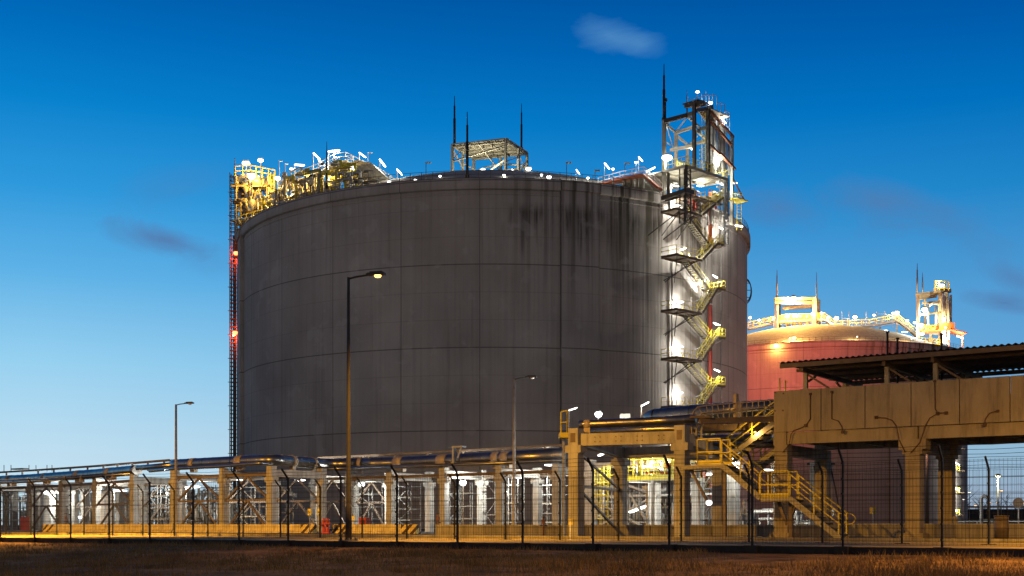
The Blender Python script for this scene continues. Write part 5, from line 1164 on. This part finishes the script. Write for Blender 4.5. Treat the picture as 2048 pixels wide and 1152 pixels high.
T = thing('added_mast', 'added unseen mast with a warm floodlight hidden behind the concrete bridge', 'added light mast', (58.5,172,0)); m = MB(); m.tube([(58.5,172,0),(58.5,172,14.5)], [.25,.12], 12); part(T, 'pole', m, 'pole'); m = MB(); m.box((58.3,172,14.6), (1.0,.6,.3)); hd = part(T, 'lamp_head', m, 'steel'); m = MB(); m.box((57.9,172,14.4), (.5,.4,.12)); part(hd, 'lens', m, 'e_sod'); light(T, (57.4,172,14.3), 9000, (1,.45,.25), .2)  # second unseen mast, added to warm the right flank of the near tank
# ------------------------------------------------------------------ lamps
TUBEG = 'lamps on the plant'
WHITE = (1,.97,.86)
def fixture(pos, kind, label, power, post=None, ang=0., em=None, col=None, group=TUBEG, size=1., stem=True, out=(0,-1,0), gap=.28, front=False):
    """a lamp head at pos; post: z of the foot (a post is drawn down to it)"""
    pos = Vector(pos); T = thing('plant_light', label, 'light', tuple(pos), group); d = Vector((math.cos(ang),.25,math.sin(ang))).normalized(); y = d.cross(up).normalized(); z = y.cross(d).normalized()
    if z.z < 0: z = -z
    if kind == 'tube':
        q = size*.72; m = MB(); m.box(pos+z*.085*q, (1.3*q,.16*q,.06*q), (d,y,z)); hd = part(T, 'housing', m, 'white'); m = MB()
        m.tube([pos-d*.66*q, pos-d*.6*q, pos-d*.4*q, pos+d*.4*q, pos+d*.6*q, pos+d*.66*q], [.02*q,.08*q,.115*q,.115*q,.08*q,.02*q], 10); part(hd, 'lens', m, em or 'e_white'); foot = pos-d*.62*q
    elif kind == 'flood':
        q = size*.7; m = MB(); m.box(pos+z*.19*q, (.5*q,.36*q,.12*q), (d,y,z)); hd = part(T, 'housing', m, 'steel'); m = MB()
        m.tube([pos-z*.16*q, pos-z*.12*q, pos, pos+z*.1*q, pos+z*.14*q], [.05*q,.22*q,.34*q,.30*q,.1*q], 12); part(hd, 'lens', m, em or 'e_white'); foot = pos+z*.1
    else:
        q = size*.8; m = MB(); m.tube([pos+up*.12*q, pos+up*.2*q, pos+up*.28*q], [.2*q,.18*q,.06*q], 12); hd = part(T, 'housing', m, 'steel'); m = MB(); m.tube([pos-up*.22*q, pos-up*.18*q, pos-up*.06*q, pos+up*.06*q, pos+up*.13*q], [.05*q,.16*q,.24*q,.24*q,.16*q], 14); part(hd, 'lens', m, em or 'e_white'); foot = pos+up*.1
    if post is not None:
        m = MB(); m.bar(Vector((foot.x,foot.y+.12,post)), foot+Vector((0,.12,.1)), .07*max(1,size*.8)); part(T, 'pole', m, 'steel')
    if power: light(T, pos+(Vector((.1,-.3,-.5)) if front else Vector((0,.36*size,-.13*size))), power, col or WHITE, .05*size)
    return T
def px_fix(px, py, Y, kind, label, power, post=None, **k): return fixture(P(px,py,Y), kind, label, power, post, **k)
def unlit(px, py, Y, label, zb):
    p = P(px,py,Y); T = thing('plant_light', label, 'light', tuple(p), 'unlit lamps on the rim'); m = MB(); m.tube([Vector((p.x,p.y,zb)), p], .05, 6); part(T, 'pole', m, 'steel_d'); m = MB(); m.box(p+Vector((.3,0,0)), (.8,.3,.14)); part(T, 'housing', m, 'steel'); return T
# left roof corner
px_fix(503,352,184,'round','dazzling yellow lamp at the left roof corner',3000,50,em='e_yel',col=(1,.50,.05),size=3.0,gap=.5)
px_fix(492,327,188,'flood','broad white lamp above the dazzling yellow one',150,51,size=2.6)
px_fix(521,321,188,'flood','small white lamp right above the dazzling yellow one',100,51,size=2.0)
px_fix(555,357,182,'flood','white lamp right of the dazzling yellow corner lamp',900,47,size=2.0,col=(1,.7,.2))
px_fix(583,338,180,'flood','square white lamp box left of the paired tubes',0,47,size=1.3,em='e_soft')
px_fix(599,330,180,'tube','bright tube lamp left of the dark lightning rod on the left roof',350,47,size=1.6)
px_fix(633,312,180,'tube','upper steeply tilted tube lamp left of the lightning rod',250,48,ang=-.75,size=1.4)
px_fix(643,325,179,'tube','lower steeply tilted tube lamp left of the lightning rod',250,48,ang=-.75,size=1.4)
px_fix(668,302,180,'tube','largest tube lamp right of the left lightning rod',600,49,ang=.2,size=1.9,col=(1,.85,.6))
px_fix(705,335,172.5,'round','round lamp in front of the grey green housing',900,46,size=1.8,out=(0,-1,0))
px_fix(725,310,178,'tube','tilted tube lamp on the slope above the housing',350,48,ang=-.6,size=1.3)
px_fix(765,326,175,'tube','bright steep tube lamp right of the housing',600,46,ang=-.9,size=1.5)
px_fix(799,344,172,'tube','smaller steep tube lamp at the foot of the roof walkway',300,46,ang=-.8,size=1.2)
px_fix(778,364,162.5,'round','low lamp on the rim below the roof walkway foot',220,45.3,size=1.2)
px_fix(831,361,160.5,'round','low lamp on the rim left of the flat roof frame',160,45.2,size=1.2)
px_fix(1057,338,172,'flood','large bright lamp at the right foot of the flat roof frame',900,46,size=1.8)
px_fix(1028,344,172,'tube','tilted lamp under the right side of the flat roof frame',500,46,ang=-.9,size=1.1)
px_fix(966,339,186,'flood','added lamp under the middle of the flat roof frame near the valves',2500,53,size=1.4,col=(1,.92,.7))  # added to light the underside of the flat roof frame
px_fix(1098,354,158.8,'round','lamp on the rim just right of the flat roof frame',220,45.2,size=1.5)
px_fix(1156,344,163,'tube','short tilted lamp left of the unlit pair on the right rim',180,45.5,ang=-.9,size=.9)
px_fix(1214,332,166,'tube','steep bright lamp over the left end of the red gangway',260,46,ang=-.8,size=1.2)
px_fix(1272,325,164,'flood','left small lamp over the peak of the red gangway',200,46,size=.9); px_fix(1281,318,164,'tube','right steep lamp over the peak of the red gangway',200,46,ang=-.8,size=.9)
px_fix(1303,338,163,'tube','bright rising tube lamp left of the pump tower',500,46,ang=.5,size=1.3)
px_fix(741,306,178,'tube','unlit lamp on a thick pale post on the left roof',0,48,em='steel',size=.8); 
for px, py, zb, lb in ((562,323,47,'left white stalk lamp near the yellow corner, unlit'),(574,328,47,'right white stalk lamp near the yellow corner, unlit')): px_fix(px,py,182,'tube',lb,0,zb,em='white',size=.6)
unlit(852,325,163,'unlit rim lamp left of the flat roof frame',45); unlit(1133,325,161,'unlit rim lamp right of the flat roof frame',45); unlit(1190,341,163,'unlit low lamp between two lit ones on the right rim',45); unlit(1250,327,164,'unlit lamp on a post behind the red gangway',45)
# pump tower
fixture(GP(1334,316,41.5),'flood','dazzling lamp cluster at the left foot of the pump tower',1500,None,size=3.0)
fixture(GP(1395,184,43.6),'flood','single lamp on a stalk at the very top of the pump tower',250,GP(1395,206,43.6).z,size=1.1)
fixture(GP(1421,206,43.6),'flood','lamp on the top platform of the pump tower',350,None,size=1.3)
fixture(GP(1447,241,43.4),'tube','steep lamp on the sloping right side of the pump tower',350,None,ang=-.8,size=1.1)
fixture(GP(1385,298,42),'round','tiny lamp behind the dark column of the pump tower',160,None,size=.9)
fixture(GP(1437,318,43.4),'flood','very bright lamp inside the right side of the pump tower',1500,None,size=2.3)
fixture(GP(1441,367,42.8),'tube','long tube lamp below the deck of the pump tower',900,None,ang=-.3,size=1.4)
fixture(GP(1468,366,41.5),'tube','level tube lamp right of the pump tower columns',350,None,size=1.1)
fixture(GP(1400,372,41.5),'tube','tube lamp inside the pipework under the pump deck',450,None,size=1.0)
fixture(GP(1352,372,41.2),'tube','tube lamp behind the left legs of the pump tower',500,None,size=.9)
# stair tower lamps
def wallfix(px, py, off_, lb, pw, ang=.15, size=1.): return fixture(TS(px,py,off_+(1.2 if 'on a post' in lb else 0)),'tube',lb,pw*(.65 if 'wall lamp' in lb else 1.8),None,ang=ang,size=size,front='wall lamp' not in lb)
wallfix(1353,411,1.6,'uppermost wall lamp over the dark landing',1100,size=1.3); wallfix(1366,498,1.8,'rising tube lamp under the dark landing',450,.35)
wallfix(1444,457,1.6,'tube lamp between the lattice posts of the stair tower',500,-.35,1.2); fixture(P(1478,452,173),'tube','tube lamp beyond the lattice post at the right rim',450,None,ang=-.1,size=1.3)
wallfix(1405,560,1.2,'tube lamp behind the second flight of the stairs',500,-.4,.9); wallfix(1430,553,2.2,'tilted tube lamp right of the red pipe at the second landing',200,-.45,.9)
wallfix(1357,604,1.1,'dazzling wall lamp over the third left landing',1300,.1,1.6); wallfix(1433,648,2.4,'tilted lamp on a post over the third right landing',300,-.35,1.1)
wallfix(1357,694,1.1,'dazzling wall lamp over the fourth left landing',1200,.1,1.5); wallfix(1434,741,2.4,'tilted lamp on a post over the fourth right landing',250,-.35,1.)
wallfix(1358,786,1.1,'dazzling wall lamp just above the thick blue pipe',1000,.15,1.3); wallfix(1358,878,1.1,'wall lamp hidden low behind the right racks',900,.1,1.)
wallfix(1420,955,2.0,'lamp low on the stair tower foot',600,0,1.)
# roof tops of the right rack
px_fix(1197,828,74,'round','dazzling lamp above the copper toned pipe on the right rack',450,5.2,size=1.15); px_fix(1146,818,64,'tube','tube lamp with self-glowing glass on a hooked post left of the right rack',0,4.6,ang=.35,em='e_soft',size=.55)  # hooked-post lamp: glass is given a glow, no light source inside
px_fix(1290,808,73,'tube','small lamp by the elbow of the thick blue pipe',220,5,ang=.5,size=.6)
T = thing('service_platform', 'small yellow railed perch beside the left top of the brown frame', 'platform', (*G(1130,60),0)); m = MB(); railing(m, [P(1122,868,60), P(1134,866,60), P(1134,866,61.5)], 1.1, .5, .03); part(T, 'railing', m, 'yellow'); m = MB(); c = P(1128,872,60.5); m.box(c, (.5,1.4,.25)); part(T, 'deck', m, 'yellow'); m = MB(); m.bar(Vector((c.x,c.y,0)), c, .12); m.bar(Vector((c.x+.25,c.y,0)), c+Vector((.25,0,0)), .05); part(T, 'leg', m, 'steel')
boxm = MB(); boxm.box(P(1250,833,70), (.55,.5,.28)); boxm.bar(P(1250,838,70), P(1250,880,70), .1); single('white_box', 'white instrument box above the copper toned pipe', 'box', boxm, 'white', tuple(P(1250,833,70)))
# under the racks
for px, py, Y, k, lb, pw, an, sz in ((105,984,121,'tube','long bright lamp under the far left rack',1200,0,1.9),(240,981,106,'tube','bright lamp on a thin post under the left rack',1100,0,1.2),(385,974,94,'tube','bright lamp right of the left grey lamp post',1200,.05,1.2),
        (723,968,93.5,'round','round bright lamp right of the tall lamp post',1300,0,1.3),(926,965,87,'round','round bright lamp between pale columns of the middle rack',1300,0,1.3),(1275,1018,71,'tube','large bright tube leaning on the pale column behind the wall',900,.35,1.2),
        (1212,903,66,'tube','bright tube high behind the right rack beam',700,.5,1.1),(1418,948,72,'tube','bright lamp under the stairs platform',700,0,.9),(1418,1005,76,'round','lower bright lamp under the stairs platform',350,0,1.),
        (1455,928,66,'round','left of three small lamps behind the yellow stairs',260,0,.6),(1469,926,68,'round','middle of three small lamps behind the yellow stairs',120,0,.4),(1477,926,68,'round','right of three small lamps behind the yellow stairs',120,0,.45),
        (160,1034,118,'round','low small lamp under the left rack bracing',350,0,.9),(334,986,104,'round','dim lamp behind the rack left of the grey post',250,0,.5),(600,960,97,'tube','lamp behind the loop rack columns',1400,0,.9),(1040,955,90,'tube','lamp hidden by the dense scaffold',1300,0,.8),
        (1540,940,70,'tube','lamp hidden behind the first bridge column',600,0,.8),(1310,925,68.5,'tube','lamp over the crowded yellow railings',900,0,.7),(1100,930,84,'tube','lamp behind the brown frame left column',700,0,.8),(40,975,126,'tube','lamp at the left edge under the rack',400,0,.9),(480,960,92,'tube','lamp tucked under the loop rack corner',350,0,.6)):
    post = 0 if lb.startswith(('bright lamp on a thin','bright lamp right of','round','long')) else None
    px_fix(px,py,Y,k,lb,pw,post,ang=an,size=sz,group='lamps under the racks',col=(1,.98,.9))
px_fix(1510,864,56.5,'round','small orange lamp under the upper flight of the yellow stairs',60,None,em='e_sod',col=(1,.55,.15),size=.28,group='lamps under the racks')
# red beacons on the left edge
for px, py, lb, pw in ((472,506,'upper red beacon on the left edge of the big tank',900),(470,665,'lower red beacon on the left edge of the big tank',900)):
    px_fix(px,py,189.3,'round',lb,pw,None,em='e_red',col=(1,.10,.03),size=2.0,group='red beacons')
    px_fix(px-3,py+6,190,'flood',('upper' if py < 600 else 'lower')+' small yellowish lamp on the ladder tower beside a red beacon',0,None,em='e_yel',size=.8,group='red beacons')
for px, py, lb in ((880,352,'faint rim lamp under the left corner of the flat roof frame'),(1008,350,'small rim lamp near the tall column of the flat roof frame'),(1083,350,'small rim lamp between the two bright ones right of the flat roof frame'),(1176,356,'small rim lamp left of the red gangway'),(1226,338,'small lamp on the left slope of the red gangway')): px_fix(px,py,163,'round',lb,60,45.2,size=.9)
for a_, lb in ((-46,'added warm lamp on the far tank rim nearest the big tank'),(-22,'added warm lamp on the far tank rim below the glowing frame'),(2,'added warm lamp on the far tank rim below the gangway start'),(24,'added warm lamp on the far tank rim left of the two dark vent pipes'),(46,'added warm lamp on the far tank rim right of the dark vent pipes')):  # rim lamps added to light the front of the far dome
    fixture(pol(T2,a_,38.6,46.3),'round',lb,2200,45,em='e_soft',col=(1,.62,.22),size=1.0)
for px, py, Y, lb in ((612,366,176,'added warm lamp at the left rim pipework behind the dark drum'),(662,352,175,'added warm lamp in the pipework left of the sloped housing'),(577,380,181,'added warm lamp low in the pipework near the golden corner'),(540,400,184,'added warm lamp between the slanting risers')):  # warm lamps added to brighten the left rim pipework
    px_fix(px,py,Y-4,'round',lb,1500,45.5,em='e_yel',col=(1,.62,.15),size=.8)
# far tank lamps
px_fix(1587,598,322,'round','dazzling yellow starlike lamp on the frame of the far tank',60000,None,em='e_yel',col=(1,.5,.10),size=4.6,gap=.6)
fixture(TS(1588,676,1.0,T2,38.),'flood','added lamp for the bright patch low on the far dome under the starlike lamp',9000,None,em='e_yel',col=(1,.5,.1),size=2.2)  # added to brighten the dome patch under the starlike lamp
fixture(TS(1552,690,2.2,T2),'flood','orange lamp at the front rim of the far tank',2200,None,em='e_yel',col=(1,.4,.08),size=2.2,out=(0,-1,0))
px_fix(1849,619,316,'round','brightest lamp inside the far lit tower',3000,None,em='e_yel',col=(1,.8,.4),size=3.6); px_fix(1840,650,314,'flood','white lamp at the left foot of the far lit tower',1800,None,size=3.5); px_fix(1883,571,317,'flood','white lamp on top of the far lit tower',1200,None,size=3.2)
px_fix(1887,637,314,'round','lamp among the pipes of the far lit tower',3000,None,em='e_yel',col=(1,.75,.3),size=2.4); px_fix(1891,655,313,'round','orange lamp above the red deck of the far tower',1500,None,em='e_yel',col=(1,.5,.15),size=1.6)
px_fix(1891,678,314,'flood','white lamp below the red deck of the far tower',2500,None,size=2.6); px_fix(1844,668,313,'flood','white lamp over the rim railing of the far tower',2500,None,size=2.4); px_fix(1920,674,316,'tube','tube lamp at the right end of the far tower deck',900,None,ang=-.3,size=2.2)
px_fix(1878,563,317,'round','tiny lamp at the very top of the far tower',300,None,size=1.0)
lab = {1500:'far roof lamp nearest the edge of the big tank',1518:'far roof lamp second from the big tank edge',1547:'far roof lamp just left of the glowing frame',1573:'far roof lamp under the left of the glowing frame',1594:'far roof lamp under the middle of the glowing frame',1624:'far roof lamp under the right of the glowing frame',
       1643:'far roof lamp just right of the glowing frame',1656:'small far roof lamp on the gangway slope',1673:'bright far roof lamp left on the gangway',1710:'bright far roof lamp in the middle of the gangway',1748:'far roof lamp right of the gangway middle',1786:'small far roof lamp left of the gangway peak',1794:'bright far roof lamp on the gangway peak',1815:'far roof lamp on the descending gangway',1829:'far roof lamp by the tower foot'}
for (px, lb), py in zip(lab.items(), (635,640,636,633,632,628,626,635,636,634,630,626,625,641,645)):
    big = 'bright' in lb; px_fix(px,py,323,'round',lb,900 if big else 250,P(0,656,323).z,size=2.8 if big else 1.7,col=(1,.9,.65))
for px, py, lb in ((1770,661,'low tube lamp under the gangway peak'),(1809,664,'low tube lamp under the descending gangway'),(1706,660,'low lamp on the dome under the gangway middle'),(1724,660,'second low lamp on the dome under the gangway'),(1674,660,'low lamp on the dome left of the gangway middle'),(1522,669,'low lamp on the left of the far dome')):
    px_fix(px,py,318,'tube',lb,900,None,size=1.7,col=(1,.85,.55))
for px, py, lb in ((1914,927,'upper tilted lamp on the far stairs'),(1914,978,'middle tilted lamp on the far stairs'),(1909,1019,'lowest right lamp on the far stairs'),(1894,1018,'lowest left lamp on the far stairs'),(1877,952,'bright lamp between bridge column and fence post'),(1877,1005,'brightest lamp between bridge column and fence post'),(1881,900,'small lamp high on the far stairs')):
    px_fix(px,py,306,'tube',lb,2600,None,ang=-.5,size=2.3 if 'right' in lb or 'bright' in lb else 1.8)
